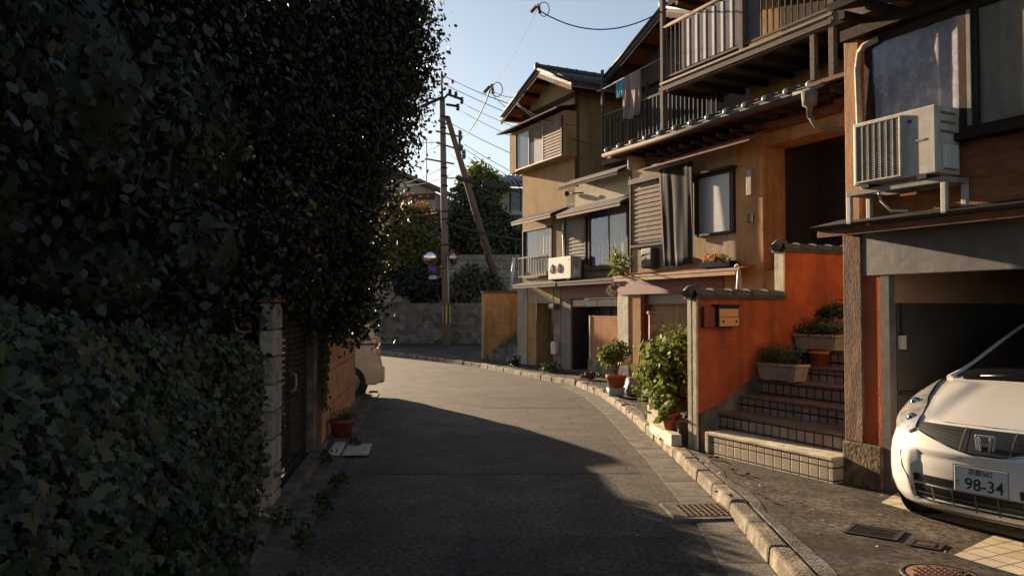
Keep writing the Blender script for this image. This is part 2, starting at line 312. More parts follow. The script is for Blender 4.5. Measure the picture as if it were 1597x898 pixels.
# rough mortar haunch behind the near kerb
hb = MB()
for i, (p, q, t) in enumerate(along(KERB[1:7], .3, 0)):
    nrm = Vector((t.y, -t.x, 0)); a = .17; w0 = a+.09+.07*noise.noise(p*1.7); w1 = a+.09+.07*noise.noise(q*1.7)
    hb.hexa([p+nrm*a-Vector((0, 0, -.05)), p+nrm*w0+Vector((0, 0, .05)), q+nrm*w1+Vector((0, 0, .05)), q+nrm*a+Vector((0, 0, .05)),
             p+nrm*a+Vector((0, 0, .112)), p+nrm*w0+Vector((0, 0, .104)), q+nrm*w1+Vector((0, 0, .104)), q+nrm*a+Vector((0, 0, .112))])
hb.build('kerb_haunch', CONCD, kind='structure')
g = MB()
for p, q, t in along(KERB[:8], .6, .006):
    nrm = Vector((-t.y, t.x, 0)); w = .30
    g.hexa([p+Vector((0, 0, -.05)), p+nrm*w+Vector((0, 0, -.05)), q+nrm*w+Vector((0, 0, -.05)), q+Vector((0, 0, -.05)),
            p+Vector((0, 0, .010)), p+nrm*w+Vector((0, 0, .006)), q+nrm*w+Vector((0, 0, .006)), q+Vector((0, 0, .010))])
g.build('gutter', GUT, kind='structure')
# left strip: low kerb, gutter slabs and the ground behind
g = MB(); k2 = MB()
for i, (p, q, t) in enumerate(along(LK, .6, .01)):
    nrm = Vector((-t.y, t.x, 0)); w = .26
    g.hexa([p+Vector((0, 0, -.05)), p+nrm*w+Vector((0, 0, -.05)), q+nrm*w+Vector((0, 0, -.05)), q+Vector((0, 0, -.05)),
            p+Vector((0, 0, .012)), p+nrm*w+Vector((0, 0, .012)), q+nrm*w+Vector((0, 0, .012)), q+Vector((0, 0, .012))])
    p2 = p+nrm*w; q2 = q+nrm*w; w = .13
    k2.hexa([p2+Vector((0, 0, -.05)), p2+nrm*w+Vector((0, 0, -.05)), q2+nrm*w+Vector((0, 0, -.05)), q2+Vector((0, 0, -.05)),
             p2+Vector((0, 0, .09)), p2+nrm*w+Vector((0, 0, .09)), q2+nrm*w+Vector((0, 0, .09)), q2+Vector((0, 0, .09))])
g.build('gutter', GUT, kind='structure'); k2.build('kerb', CONCD, bevel=.012, kind='structure')
sheet('verge', [(-1.75, -4), (-1.7, 1), (-1.78, 5.2), (-2.4, 10.5), (-2.95, 15.2), (-3.5, 15.2), (-3.5, -4)], .05, SOIL)
sheet('garden_ground', [(-3.0, -6), (-3.0, 14.6), (-20, 14.6), (-20, -6)], .30, SOIL)
# repair patch and joints in the asphalt
pt = MB()
for (x0, y0, x1, y1) in [(-.55, 13.6, 1.2, 15.4), (-1.6, 8.1, 1.3, 10.6), (-.4, 3.6, 1.2, 5.9)]:
    pt.add([(x0, y0, .003), (x1, y0+.05, .003), (x1-.05, y1, .003), (x0+.04, y1, .003)], [(0, 1, 2, 3)])
pt.build('road_patch', asphalt('asphalt_patch', (.050, .042, .036)), kind='structure')

# =================================================================== HOUSE 1 (garage house on the right)
def hframe(F, name, label, cat, group=None, loc=None):
    return thing(name, label, cat, loc if loc is not None else F.O, F.rz, group)
h1 = hframe(F1, 'house', 'brown timber house on the right with open garage, grey lintel and curtained upper window', 'house')
B('pillar', WOODB, h1, (-.17, .035, -.02, .22, .48, 2.36), bevel=.012, label='rough weathered brown post at the left of the garage')
B('pillar', ORG, h1, (.037, .215, .0, .25, .48, 1.958), label='orange red strip of wall beside the rough post')
B('pillar_base', mat('worn_concrete', (.32, .22, .13), .92, (.10, .07, .045), 5, 1., 1., 30, grime=.5), h1, (-.185, .225, -.035, .27, .05, .478), bevel=.012)
B('door_rail', METG, h1, (.217, .30, -.005, .08, .1, 1.958))
B('lintel', mat('lintel_metal', (.17, .165, .165), .5, (.11, .105, .11), 2.5, .8, .15, 12, metal=.2, grime=.2), h1, (-.02, 5.0, -.012, .06, 1.96, 2.38), bevel=.006)
b = MB(); b.hexa([(-.30, -.27, 2.385), (5.2, -.27, 2.385), (5.2, .10, 2.46), (-.30, .10, 2.46), (-.30, -.30, 2.41), (5.2, -.30, 2.41), (5.2, .10, 2.50), (-.30, .10, 2.50)])
aw = b.build('awning', METD, h1); B('awning_edge', WOODR, aw, (-.25, 5.2, -.25, -.225, 2.315, 2.384)); B('soffit', WOODR, aw, (-.25, 5.2, -.224, .0, 2.37, 2.384))
b = MB(); b.box(0, 5.2, .02, .16, 2.46, 3.06); b.box(0, .14, .02, .16, 3.06, 4.2); b.box(.14, 5.2, .02, .16, 4.05, 4.2)
b.build('upper_wall', mat('brown_board', (.36, .14, .055), .85, (.21, .08, .033), 3, .8, .4, 40, stretch=(1.5, 1.5, 6), grime=.3), h1)
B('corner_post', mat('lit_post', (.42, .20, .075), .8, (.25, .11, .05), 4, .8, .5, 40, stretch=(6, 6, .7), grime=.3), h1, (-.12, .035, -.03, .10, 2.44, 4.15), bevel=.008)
b = MB(); b.box(.10, .16, -.03, .05, 3.06, 4.06); b.box(.98, 1.05, -.035, .05, 3.06, 4.06); b.box(2.5, 2.56, -.03, .05, 3.06, 4.06); b.box(.10, 2.56, -.03, .05, 4.0, 4.06); b.box(.10, 2.56, -.03, .05, 3.04, 3.09)
wf = b.build('window', WOODD, h1, bevel=.004); B('sill', WOODD, wf, (.06, 5.0, -.10, .05, 2.98, 3.04), bevel=.004)
B('mullion', METL, wf, (1.052, 1.085, -.04, .03, 3.09, 4.0)); B('frame', METD, wf, (1.087, 1.13, -.03, .02, 3.09, 4.0))
def curtain(parent, x0, x1, y, z0, z1, m, amp=.018, wl=.11, name='curtain', ph=0.):
    b = MB(); n = max(8, int((x1-x0)/.02)); vs = []; nz_ = 8
    for i in range(n+1):
        x = x0+(x1-x0)*i/n
        for j in range(nz_+1):
            z = z0+(z1-z0)*j/nz_; a = amp*(1-.3*j/nz_); vs.append((x, y+a*math.sin(2*math.pi*x/wl+ph+1.3*math.sin(x*5))+.3*a*math.sin(x*71+z*3), z))
    b.add(vs, [(i*(nz_+1)+j, (i+1)*(nz_+1)+j, (i+1)*(nz_+1)+j+1, i*(nz_+1)+j+1) for i in range(n) for j in range(nz_)], True)
    return b.build(name, m, parent)
def pane(parent, x0, x1, y, z0, z1, m=None, name='glass'):
    """a real clear pane over whatever hangs behind it"""
    return B(name, m or PANE, parent, (x0, x1, y, y+.006, z0, z1))
PANE = bpy.data.materials.new('clear_glass'); PANE.use_nodes = True; _n = PANE.node_tree
_t = _n.nodes.new("ShaderNodeBsdfTransparent"); _t.inputs[0].default_value = (.92, .93, .94, 1); _g = _n.nodes.new("ShaderNodeBsdfGlossy"); _g.inputs["Roughness"].default_value = .04
_f = _n.nodes.new("ShaderNodeFresnel"); _f.inputs[0].default_value = 1.5; _m = _n.nodes.new("ShaderNodeMixShader"); _q = _n.nodes.new('ShaderNodeMath'); _q.operation = 'MULTIPLY'; _q.inputs[1].default_value = .18; _n.links.new(_f.outputs[0], _q.inputs[0]); _n.links.new(_q.outputs[0], _m.inputs[0]); _n.links.new(_t.outputs[0], _m.inputs[1]); _n.links.new(_g.outputs[0], _m.inputs[2]); _n.links.new(_m.outputs[0], _n.nodes["Material Output"].inputs[0])
curtain(wf, .17, .98, .012, 3.09, 4.0, mat('lace_curtain', (.66, .62, .68), .9, (.46, .42, .48), 14, 1., .3, 60, trans=.1), .011, .16)
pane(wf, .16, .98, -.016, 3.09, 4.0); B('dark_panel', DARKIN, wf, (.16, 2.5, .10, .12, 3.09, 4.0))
curtain(wf, 1.13, 2.5, .008, 3.09, 4.0, mat('beige_curtain', (.40, .33, .25), .9, (.30, .24, .18), 6, .6), .006, .2); pane(wf, 1.13, 2.5, -.016, 3.09, 4.0)
# roof edge
b = MB(); b.hexa([(.06, -.42, 4.26), (5.4, -.42, 4.26), (5.4, 3, 5.2), (.06, 3, 5.2), (.06, -.44, 4.32), (5.4, -.44, 4.32), (5.4, 3, 5.27), (.06, 3, 5.27)])
rf = b.build('roof', WOODD, h1)
b = MB()
for i in range(20): b.box(.1+i*.27, .16+i*.27, -.34, .05, 4.19, 4.255)
b.build('rafter_ends', WOODD, rf)
B('header_beam', WOODD, rf, (-.10, 5.2, -.10, .018, 4.09, 4.185))
# garage interior
gi = MB(); gi.box(.225, .30, .09, 4.6, .1, 1.72); gi.box(4.3, 4.4, 0, 4.6, .1, 2.38); gi.box(.225, 4.4, 4.6, 4.7, .1, 2.38); gi.box(.05, 4.4, .07, 4.7, 2.39, 2.44)
gi.build('garage_wall', mat('garage_grey', (.07, .058, .05), .9, (.045, .037, .03), 2, .6, .3, 40), h1)
B('garage_wall', mat('garage_brown', (.46, .26, .16), .9, (.34, .19, .11), 3, .6, .3, 40), h1, (.225, .31, .065, 4.6, 1.721, 2.385), label='brown upper band of the garage side wall')
B('wall_rail', METD, h1, (.301, .33, .1, 4.5, .93, .955)); B('wall_socket', WHTD, h1, (.301, .335, .10, .17, 1.32, 1.44), bevel=.005); B('conduit', METD, h1, (.302, .318, .125, .14, 1.445, 1.72))
B('side_wall', TAN, h1, (-.15, 0, .28, 5.2, .1, 4.2)); B('gable_wall', WOODD, h1, (0, 5.2, .3, 5.2, 2.47, 4.05))

# garage apron tiles, cut and coloured as the sunlit patches between shadows
TL = brickmat('apron_tiles_sunlit', (.66, .56, .41), (.56, .47, .34), (.14, .10, .07), .15, .15, .006, .6, .5, plane='xy')
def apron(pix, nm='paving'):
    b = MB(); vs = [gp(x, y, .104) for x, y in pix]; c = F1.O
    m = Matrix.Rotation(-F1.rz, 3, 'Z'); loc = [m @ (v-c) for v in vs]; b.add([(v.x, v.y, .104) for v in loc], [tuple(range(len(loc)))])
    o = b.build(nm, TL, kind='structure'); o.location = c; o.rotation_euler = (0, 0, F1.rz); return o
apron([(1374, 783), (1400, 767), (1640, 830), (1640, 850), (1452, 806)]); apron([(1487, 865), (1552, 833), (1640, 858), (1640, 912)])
b = MB(); vs = [gp(x, y, .103) for x, y in [(1345, 757), (1400, 763), (1700, 820), (1750, 700), (1420, 640)]]
# covers set in the pavement
def cover(name, label, px, py, w, d, rot, m, z=.104, ribs=True, group=None):
    P = gp(px, py, z); t = thing(name, label, 'utility cover', (P.x, P.y, z), rot, group)
    B('rim', METD, t, (-w/2-.025, w/2+.025, -d/2-.025, -d/2, 0, .006), (-w/2-.025, w/2+.025, d/2, d/2+.025, 0, .006), (-w/2-.025, -w/2, -d/2, d/2, 0, .006), (w/2, w/2+.025, -d/2, d/2, 0, .006))
    bx = [(-w/2, w/2, -d/2, d/2, -.01, .003)]
    if ribs:
        n = 7
        for i in range(n): bx.append((-w/2+.02, w/2-.02, -d/2+.02+i*(d-.04)/n, -d/2+.02+i*(d-.04)/n+.012, .003, .007))
    B('plate', m, t, *bx); return t
RUST = mat('rusty_iron', (.13, .055, .03), .8, (.07, .03, .02), 20, .9, .5, 80, metal=.3); IRON = mat('iron', (.06, .052, .045), .6, (.03, .026, .022), 14, .8, .5, 60, metal=.5)
cover('meter_cover', 'dark square iron cover sunk in the pavement nearest the kerb and the tiles', 1364, 829, .30, .24, R(-38), IRON)
cover('valve_cover', 'small rusty square cover between the dark cover and the manhole', 1445, 849, .15, .13, R(-40), RUST)
P = gp(1467, 897, .104); t = thing('manhole_cover', 'round rusty manhole lid at the bottom edge before the garage', 'manhole', (P.x, P.y, .104))
b = MB(); b.lathe([(.001, 0), (.22, 0), (.22, .006), (.19, .006), (.19, .001), (.001, .001)], 32); b.build('rim', IRON, t)
b = MB(); b.lathe([(.185, .0), (.185, .006), (.001, .006)], 32)
for i in range(-4, 5):
    for j in range(-4, 5):
        if (i*i+j*j) < 17: b.box(i*.038-.011, i*.038+.011, j*.038-.011, j*.038+.011, .006, .011)
b.build('lid', RUST, t)
# drain grate in the gutter
P = gp(1098, 797, .012); t = thing('drain_grate', 'iron drain grate in a concrete frame beside the kerb', 'drain', (P.x, P.y, .012), R(4))
B('frame', GUT, t, (-.30, .24, -.27, -.19, -.05, .012), (-.30, .24, .19, .27, -.05, .012), (-.30, -.20, -.19, .19, -.05, .012), (.19, .24, -.19, .19, -.05, .012), bevel=.004)
B('sump', DARKIN, t, (-.20, .19, -.19, .19, -.002, .001))
b = MB()
for i in range(9): b.box(-.20+i*.0475, -.20+i*.0475+.014, -.19, .19, .002, .018)
for i in range(8): b.box(-.20, .19, -.19+i*.052, -.19+i*.052+.014, .0025, .016)
b.build('grate', mat('grate_iron', (.15, .105, .075), .7, (.08, .05, .035), 20, .8, .4, 60, metal=.2), t)

# =================================================================== STAIRS + ORANGE WALL
TILEM = brickmat('step_tile', (.42, .31, .25), (.33, .24, .20), (.035, .026, .022), .112, .118, .010, .35, .8, vary=.35)
TILEW = brickmat('step_tile_pale', (.46, .38, .28), (.40, .33, .25), (.07, .055, .04), .112, .118, .009, .4, .8, vary=.3)
TREAD = mat('tread_tile', (.19, .12, .10), .4, (.12, .06, .05), 6, .6, .2, 40)
st = hframe(F1, 'tiled_stairs', 'tiled stairs with brown grid risers climbing beside the orange wall', 'staircase')
ys = [-.17+.31*i for i in range(12)]; zs = [.335, .52, .69, .86, 1.02, 1.19, 1.36, 1.53, 1.70, 1.87, 2.04, 2.2]
for i in range(12):
    y0 = ys[i]; z1 = zs[i]; zb = .05 if i == 0 else zs[i-1]-.03; x0 = -1.84 if i == 0 else -2.05; x1 = -.175
    sgo = B('step', TILEW if i == 0 else TILEM, st, (x0, x1, y0, y0+(.32 if i < 11 else 2.0), zb, z1-.032), label='lowest step with pale tiles and a white edge' if i == 0 else None)
    B('nosing', CREAM if i == 0 else TREAD, sgo, (x0-.004 if i == 0 else x0, x1, y0-.012, y0+(.32 if i < 11 else 2.0), z1-.031, z1), bevel=.006)
B('stair_side', CREAM, st, (-1.895, -1.845, -.182, .15, .05, .335), bevel=.004)
ow = hframe(F1, 'garden_wall', 'orange red rendered wall with tiled cap stepping up beside the stairs', 'wall')
b = MB(); b.prism([(-.11, .05), (5.1, .05), (5.1, 2.36), (1.22, 2.36), (1.22, 1.79), (-.11, 1.79)], -2.24, -2.081, 'x'); b.build('wall_body', ORG, ow)
B('end_strip', CREAM, ow, (-2.235, -2.17, -.138, -.111, .05, 1.79), (-2.145, -2.083, -.138, -.111, .05, 1.79), (-2.235, -2.085, 1.195, 1.219, 1.83, 2.36), label='cream painted end of the orange wall', bevel=.004)
b = MB(); b.prism([(-.11, .05), (-.11, .50), (.25, .62), (3.1, 2.3), (3.3, 2.0), (.2, .05)], -2.08, -2.05, 'x'); b.build('skirting', CONCD, ow)
def capping(y0, y1, z, parent):
    b = MB(); n = int((y1-y0)/.26)
    for i in range(n):
        a = y0+(y1-y0)*i/n; c = y0+(y1-y0)*(i+1)/n-.006; L_ = []
        for s, (rr, zz) in enumerate([(.125, .0), (.105, .035), (.06, .065), (0, .075), (-.06, .065), (-.105, .035), (-.125, 0)]): L_.append((-2.16+rr, z+zz))
        lift = .018
        vs = [(x, a, zz+lift) for x, zz in L_]+[(x, c, zz) for x, zz in L_]+[(x, a, zz+lift-.02) for x, zz in L_]+[(x, c, zz-.02) for x, zz in L_]; m = 7
        b.add(vs, [(j, j+1, m+j+1, m+j) for j in range(m-1)]+[(j, j+1, 2*m+j+1, 2*m+j) for j in range(m-1)]+[(2*m+j, 2*m+j+1, 3*m+j+1, 3*m+j) for j in range(m-1)], False)
    b.tube([(-2.16, y0-.06, z+.015), (-2.16, y0+.0, z+.05), (-2.16, y0+.09, z+.06)], [.055, .07, .075], 10)
    b.box(-2.27, -2.05, y0, y1, z-.03, z+.004)
    return b.build('tile_cap', TILE, parent)
capping(-.16, 1.20, 1.822, ow); capping(1.18, 5.0, 2.392, ow)
# letter box on the wall
mb_ = hframe(F1, 'letter_box', 'brown letter box with pale front on the orange wall', 'letter box', loc=F1.W(-2.08, 0, 0))
u = .02
def wl(px): # y along the orange wall's inner face seen at pixel column px
    d = ray(px, 500); P = F1.O+F1.u*(-2.08); # intersect ray with the vertical plane u=-1.99
    t = P.dot(F1.u)/(d[0]*F1.u.x+d[1]*F1.u.y); Q = Vector((d[0]*t, d[1]*t, 0)); return (Q-F1.O).dot(F1.w)
ya, yb_, yc = wl(1093), wl(1111), wl(1144)
B('nameplate', MAROON, mb_, (0, .06, ya, yb_-.005, 1.47, 1.70), bevel=.006)
B('case', METD, mb_, (0, .10, yb_, yc, 1.47, 1.71), bevel=.008); B('flap', mat('box_face', (.50, .28, .14), .5, (.42, .22, .11), 9, .4), mb_, (.101, .112, yb_+.01, yc-.02, 1.48, 1.58), (.101, .108, yb_+.01, yc-.02, 1.585, 1.675), bevel=.003)
b = MB(); b.box(.112, .122, yb_+.05, yb_+.07, 1.52, 1.545); b.box(.112, .122, yc-.07, yc-.05, 1.52, 1.545); b.build('latch', METD, mb_); B('hood', METD, mb_, (0, .14, yb_-.01, yc+.01, 1.712, 1.725))

# planters and pots on the stairs
def trough(name, label, loc, L_, Wd, H, m, group, rz):
    t = thing(name, label, 'planter', loc, rz, group); b = MB(); k = .88
    b.hexa([(-L_/2*k, -Wd/2*k, 0.01), (L_/2*k, -Wd/2*k, 0.01), (L_/2*k, Wd/2*k, 0.01), (-L_/2*k, Wd/2*k, 0.01), (-L_/2, -Wd/2, H-.03), (L_/2, -Wd/2, H-.03), (L_/2, Wd/2, H-.03), (-L_/2, Wd/2, H-.03)])
    for s in (-1, 1): b.box(s*L_*.30-.05, s*L_*.30+.05, -Wd/2*k, Wd/2*k, 0, .012)
    bd = b.build('box', m, t, bevel=.008); B('rim', m, t, (-L_/2-.012, L_/2+.012, -Wd/2-.012, Wd/2+.012, H-.03, H), bevel=.006); B('earth', SOIL, t, (-L_/2+.01, L_/2-.01, -Wd/2+.01, Wd/2-.01, H, H+.004)); return t
def herb(parent, c, r, n, size, m, shape=SMALL, spread=.03, name='foliage', droop=.1):
    P, N = clump_points([(c, r)], n, 6, spread, (.2, 1.1)); P[:, 2] = np.maximum(P[:, 2], c[2]-r[2]*.7); return leaves(name, P, N, size, shape, m, parent, droop, 1.0)
uA0, uA1 = F1.px(1166, 580, .86)[0], F1.px(1239, 580, .86)[0]; PL = mat('planter_plastic', (.42, .35, .29), .6, (.30, .25, .20), 8, .6, grime=.3)
LEAFH = mat('leaf_herb', (.06, .085, .03), .5, (.10, .09, .04), 6, .8, island=.4, trans=.3)
tA = trough('planter_box', 'long pale planter with wispy greenery on the lower stairs', F1.W(-1.735, .80, .861), .60, .20, .20, PL, 'long plastic planters on the stairs', F1.rz)
herb(tA, (-.08, 0, .28), (.40, .14, .15), 2000, .055, LEAFH, BLADE)
tB = trough('planter_box', 'long pale planter with dense low plants higher on the stairs', F1.W(-1.73, 1.40, 1.191), .62, .20, .19, PL, 'long plastic planters on the stairs', F1.rz)
herb(tB, (0, 0, .25), (.36, .15, .11), 2000, .035, LEAFH, SMALL)
def pot(name, label, loc, r, h, m, cat='flower pot', group=None, taper=.75, rim=True):
    t = thing(name, label, cat, loc, 0, group); b = MB()
    pr = [(.001, 0), (r*taper, 0), (r*.97, h*.82)]+([(r*1.06, h*.82), (r*1.06, h), (r*.9, h), (r*.88, h*.88), (.001, h*.88)] if rim else [(r, h), (r*.92, h), (r*.9, h*.88), (.001, h*.88)])
    b.lathe(pr, 20); b.build('bowl', m, t); return t
for (px, off, z, r, h, m, lab, pl) in [(1228, 1.22, 1.021, .085, .13, TERRA, 'terracotta pot half hidden behind the lower planter', None),
        (1249, 1.22, 1.021, .105, .17, mat('blue_glaze', (.02, .03, .11), .3, (.015, .02, .07), 8, .5), 'dark blue glazed pot under the upper planter', None),
        (1277, 1.22, 1.021, .11, .17, TERRA, 'orange square-looking pot right of the blue pot', None),
        (1281, 1.85, 1.361, .10, .17, MC['blue_glaze'], 'dark blue pot with leafy plant above the upper planter', (LEAFM, .16)),
        (1306, 1.85, 1.361, .10, .20, mat('pink_clay', (.42, .20, .16), .8, (.3, .14, .1), 8, .5), 'pinkish clay pot against the rough post', (LEAFH, .14)),
        (1255, 1.85, 1.361, .09, .12, TERRA, 'low terracotta pot with pink flowers on the upper stairs', (LEAFH, .13)),
        (1300, 2.45, 1.701, .11, .18, TERRA, 'uppermost visible pot with a leafy plant on the stairs', (LEAFM, .22))]:
    t = pot('flower_pot', lab, F1.W(F1.px(px, 500, off)[0], off, z), r, h, m, group='pots on the stairs')
    if pl: herb(t, (0, 0, h+pl[1]*.5), (pl[1], pl[1], pl[1]*.7), 700, .05, pl[0], OVAL, .03)
    if 'pink' in lab and 'flowers' in lab:
        P, N = clump_points([((0, 0, .24), (.12, .12, .06))], 60, 6, .02); leaves('flowers', P, N, .03, SMALL, mat('pink_flower', (.65, .08, .18), .6, (.5, .1, .2), 5, .5, trans=.3), t)

# =================================================================== AIR CONDITIONER on its stand
acs = hframe(F1, 'air_conditioner_stand', 'white angle iron stand on the garage awning under the big unit', 'stand')
L0, L1, Y0, Y1 = .12, 1.04, -.30, -.012; b = MB()
SZ = 2.685
b.box(L0, L1, Y0, Y0+.04, SZ-.045, SZ); b.box(L0, L1, Y1-.04, Y1, SZ-.045, SZ); b.box(L0, L0+.04, Y0+.04, Y1-.04, SZ-.045, SZ); b.box(L1-.04, L1, Y0+.04, Y1-.04, SZ-.045, SZ); b.box(.55, .59, Y0+.04, Y1-.04, SZ-.04, SZ-.005)
b.build('frame', METL, acs, bevel=.003)
AC_LEG = mat('white_steel', (.55, .53, .50), .5, (.38, .35, .31), 10, .5, grime=.3)
for x in (L0, L1-.04):
    B('leg', AC_LEG, acs, (x, x+.04, Y0+.002, Y0+.040, 2.40, SZ-.046), bevel=.003); B('leg', AC_LEG, acs, (x, x+.04, Y1-.042, Y1-.002, 2.45, SZ-.046), bevel=.003)
def air_con(t, w, d, h, gx0, gx1, round_fan=False):
    B('casing', WHTD, t, (0, w, 0, d, .03, h), bevel=.012); B('foot', METD, t, (.08, .16, -.01, d+.01, 0, .03)); B('foot', METD, t, (w-.16, w-.08, -.01, d+.01, 0, .03))
    b = MB()
    if not round_fan:
        b.box(gx0, gx1, -.006, -.001, .06, h-.04); b.build('fan_recess', BLK, t); b = MB()
        n = 34
        for i in range(n): z = .065+(h-.11)*i/(n-1); b.box(gx0, gx1, -.014, -.0065, z, z+.005)
        for i in range(8): x = gx0+(gx1-gx0)*i/7; b.box(x-.003, x+.003, -.018, -.0145, .06, h-.04)
        g_ = b.build('grille', WHTD, t); B('grille_rim', WHTD, t, (gx0-.015, gx0, -.02, -.001, .045, h-.025), (gx1, gx1+.015, -.02, -.001, .045, h-.025), (gx0, gx1, -.02, -.001, h-.04, h-.025), (gx0, gx1, -.02, -.001, .045, .06), bevel=.003)
    else:
        for cx, mm in ((w*.17, BLK), (w*.50, mat('grille_beige', (.28, .24, .17), .7, (.18, .15, .10), 30, .6))):
            q = MB(); q.lathe([(.001, -.012), (.115, -.012), (.125, -.001)], 24, (cx, 0, h*.52), 'y'); o = q.build('fan_grille', mm, t)
            q = MB()
            for k in (.04, .075, .108): 
                q.tube([(cx+k*math.cos(a*math.pi/12), -.018, h*.52+k*math.sin(a*math.pi/12)) for a in range(25)], .0035, 5)
            for a in range(8): q.bar((cx, -.018, h*.52), (cx+.115*math.cos(a*math.pi/4), -.018, h*.52+.115*math.sin(a*math.pi/4)), .005)
            q.build('guard', WHTD if mm == BLK else mm, o)
    B('terminal_cover', WHT, t, (w, w+.03, d*.25, d*.8, h*.12, h*.45), bevel=.008); b = MB()
    for z in (h*.62, h*.75, h*.88): b.box(w, w+.006, d*.2, d*.8, z, z+.02)
    b.build('side_vent', mat('vent_shadow', (.20, .17, .14), .8), t)
ac = hframe(F1, 'air_conditioner', 'large off-white outdoor unit standing on the awning by the curtained window', 'air conditioner', loc=F1.W(.21, -.315, SZ+.001))
air_con(ac, .77, .29, .565, .05, .46); B('badge', mat('badge_blue', (.05, .08, .35), .4), ac, (.53, .565, -.004, -.001, .46, .485)); B('badge', METL, ac, (.60, .68, -.004, -.001, .30, .315))
b = MB(); b.tube([(.07, -.05, 3.95), (.06, -.07, 3.8), (.07, -.06, 3.2), (.09, -.07, 2.85), (.12, -.09, 2.74), (.20, -.13, 2.74)], .028, 10); b.tube([(.07, -.05, 3.95), (.12, -.05, 4.0), (.25, -.04, 4.02)], .028, 8)
pp = b.build('refrigerant_pipe', mat('pipe_tape', (.52, .40, .28), .7, (.40, .28, .18), 20, .6, .4, 60), None); pp.location = F1.O; pp.rotation_euler = (0, 0, F1.rz); tag(pp, 'taped cream pipe running down beside the curtained window to the big unit', 'pipe')
b = MB(); b.tube([(.36, -.20, 2.69), (.38, -.19, 2.58), (.46, -.17, 2.49), (.58, -.12, 2.475)], .010, 8); pp = b.build('drain_hose', WHT); pp.location = F1.O; pp.rotation_euler = (0, 0, F1.rz); tag(pp, 'thin white hose hanging under the big outdoor unit', 'hose')

# =================================================================== HOUSE 2 (ochre house with tiled eave and timber balcony)
h2 = hframe(F2, 'house', 'ochre and tan house with tiled eave, timber balcony above and maroon garage panel', 'house')
def rb(F, x0, x1, yt, yb, off=0., right=False): return F.r(x0, x1, yt, yb, off, right)
uP0, uP1 = F2.px(964, 500)[0], F2.px(999, 500)[0]
um = F2.px(981, 500)[0]
B('pillar', CREAM, h2, (uP0, um, -.02, .5, .1, 2.36), bevel=.008, label='cream street side of the garage pillar'); B('pillar', OCH, h2, (um+.002, uP1, 0, .5, .1, 2.36), label='ochre strip of the garage pillar')
xr = F2.px(1130, 440)[0]
z_r0, z_r1 = F2.px(975, 466)[1], F2.px(975, 440)[1]
B('garage_panel', MAROON, h2, (uP0+.12, xr, -.045, -.022, 2.02, 2.36))
bx = []
for i in range(7): bx.append((uP1+.02, 5.2, .10+.012*(i % 2), .14, 1.80+i*.035, 1.833+i*.035))
B('shutter', mat('shutter_brown', (.17, .12, .085), .5, (.10, .07, .05), 6, .6, metal=.3), h2, *bx)
B('garage_wall', YEL, h2, (uP1+.10, 5.2, .22, .30, .1, 1.80)); B('door_jamb', MAROON, h2, (uP1+.002, uP1+.08, .03, .4, .1, 2.02))
B('front_wall', OCH, h2, (xr, 5.2, -.02, .2, .1, 2.36))
B('lintel_core', OCH, h2, (uP1+.002, 5.2, .15, .5, 2.05, 2.40))
# canopy over the garage
b = MB(); c0, c1 = .15, 4.15
b.hexa([(c0, -.42, 2.385), (c1, -.42, 2.385), (c1, .0, 2.47), (c0, .0, 2.47), (c0, -.42, 2.415), (c1, -.42, 2.415), (c1, .0, 2.50), (c0, .0, 2.50)])
cp = b.build('canopy', mat('canopy_red', (.36, .13, .07), .55, (.24, .09, .05), 5, .7, grime=.3), h2); B('fascia', mat('fascia_ochre', (.42, .25, .10), .7, (.25, .14, .06), 5, .7), cp, (c0+.02, c1-.1, -.41, -.385, 2.30, 2.384), bevel=.003)
# upper front
uw0, uw1, uw2 = F2.px(985, 300)[0], F2.px(1150, 300)[0], F2.px(1192, 300)[0]
MB().box(uw0, uw1, 0, .25, 2.50, 5.30).build('stucco_wall', TAN, h2)
B('pillar', OCH, h2, (uw1+.002, uw2, -.04, .5, 1.2, 5.28), label='smooth ochre pillar between window and dark doorway'); B('edge_post', METB, h2, (uw0-.05, uw0-.003, -.03, .10, 2.44, 5.2))
B('header', OCH, h2, (uw2+.002, 9.8, -.03, .5, 4.58, 5.28), label='ochre band above the dark entrance recess')
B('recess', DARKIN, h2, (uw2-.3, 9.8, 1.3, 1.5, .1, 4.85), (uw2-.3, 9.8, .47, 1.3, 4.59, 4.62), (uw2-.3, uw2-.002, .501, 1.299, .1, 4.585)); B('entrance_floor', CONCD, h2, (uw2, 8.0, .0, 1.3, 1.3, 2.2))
B('wall_lamp', METL, h2, (F2.px(1169, 280)[0], F2.px(1177, 280)[0], -.09, -.041, F2.px(1173, 305)[1], F2.px(1173, 265)[1]), bevel=.01)
B('door_bell', BLK, h2, (F2.px(1169, 340)[0], F2.px(1178, 340)[0], -.06, -.041, F2.px(1173, 348)[1], F2.px(1173, 334)[1]), bevel=.004)
# roller shutter
x0, x1, zb, zt = rb(F2, 988, 1036, 290, 381); sh = B('roller_shutter', mat('shutter_beige', (.23, .165, .11), .7, (.14, .10, .07), 5, .8, spec=.2, grime=.3), h2, *[(x0, x1, -.05-.012*(i % 2), -.002, zb+(zt-zb)*i/26, zb+(zt-zb)*(i+.96)/26) for i in range(26)])
B('shutter_box', METG, sh, (x0-.04, x1+.03, -.12, -.001, zt+.002, zt+.12), bevel=.01); B('frame', METB, sh, (x0-.05, x0-.001, -.08, -.001, zb-.03, zt), (x1+.001, x1+.04, -.08, -.001, zb-.03, zt), (x0-.05, x1+.04, -.09, -.001, zb-.09, zb-.031))
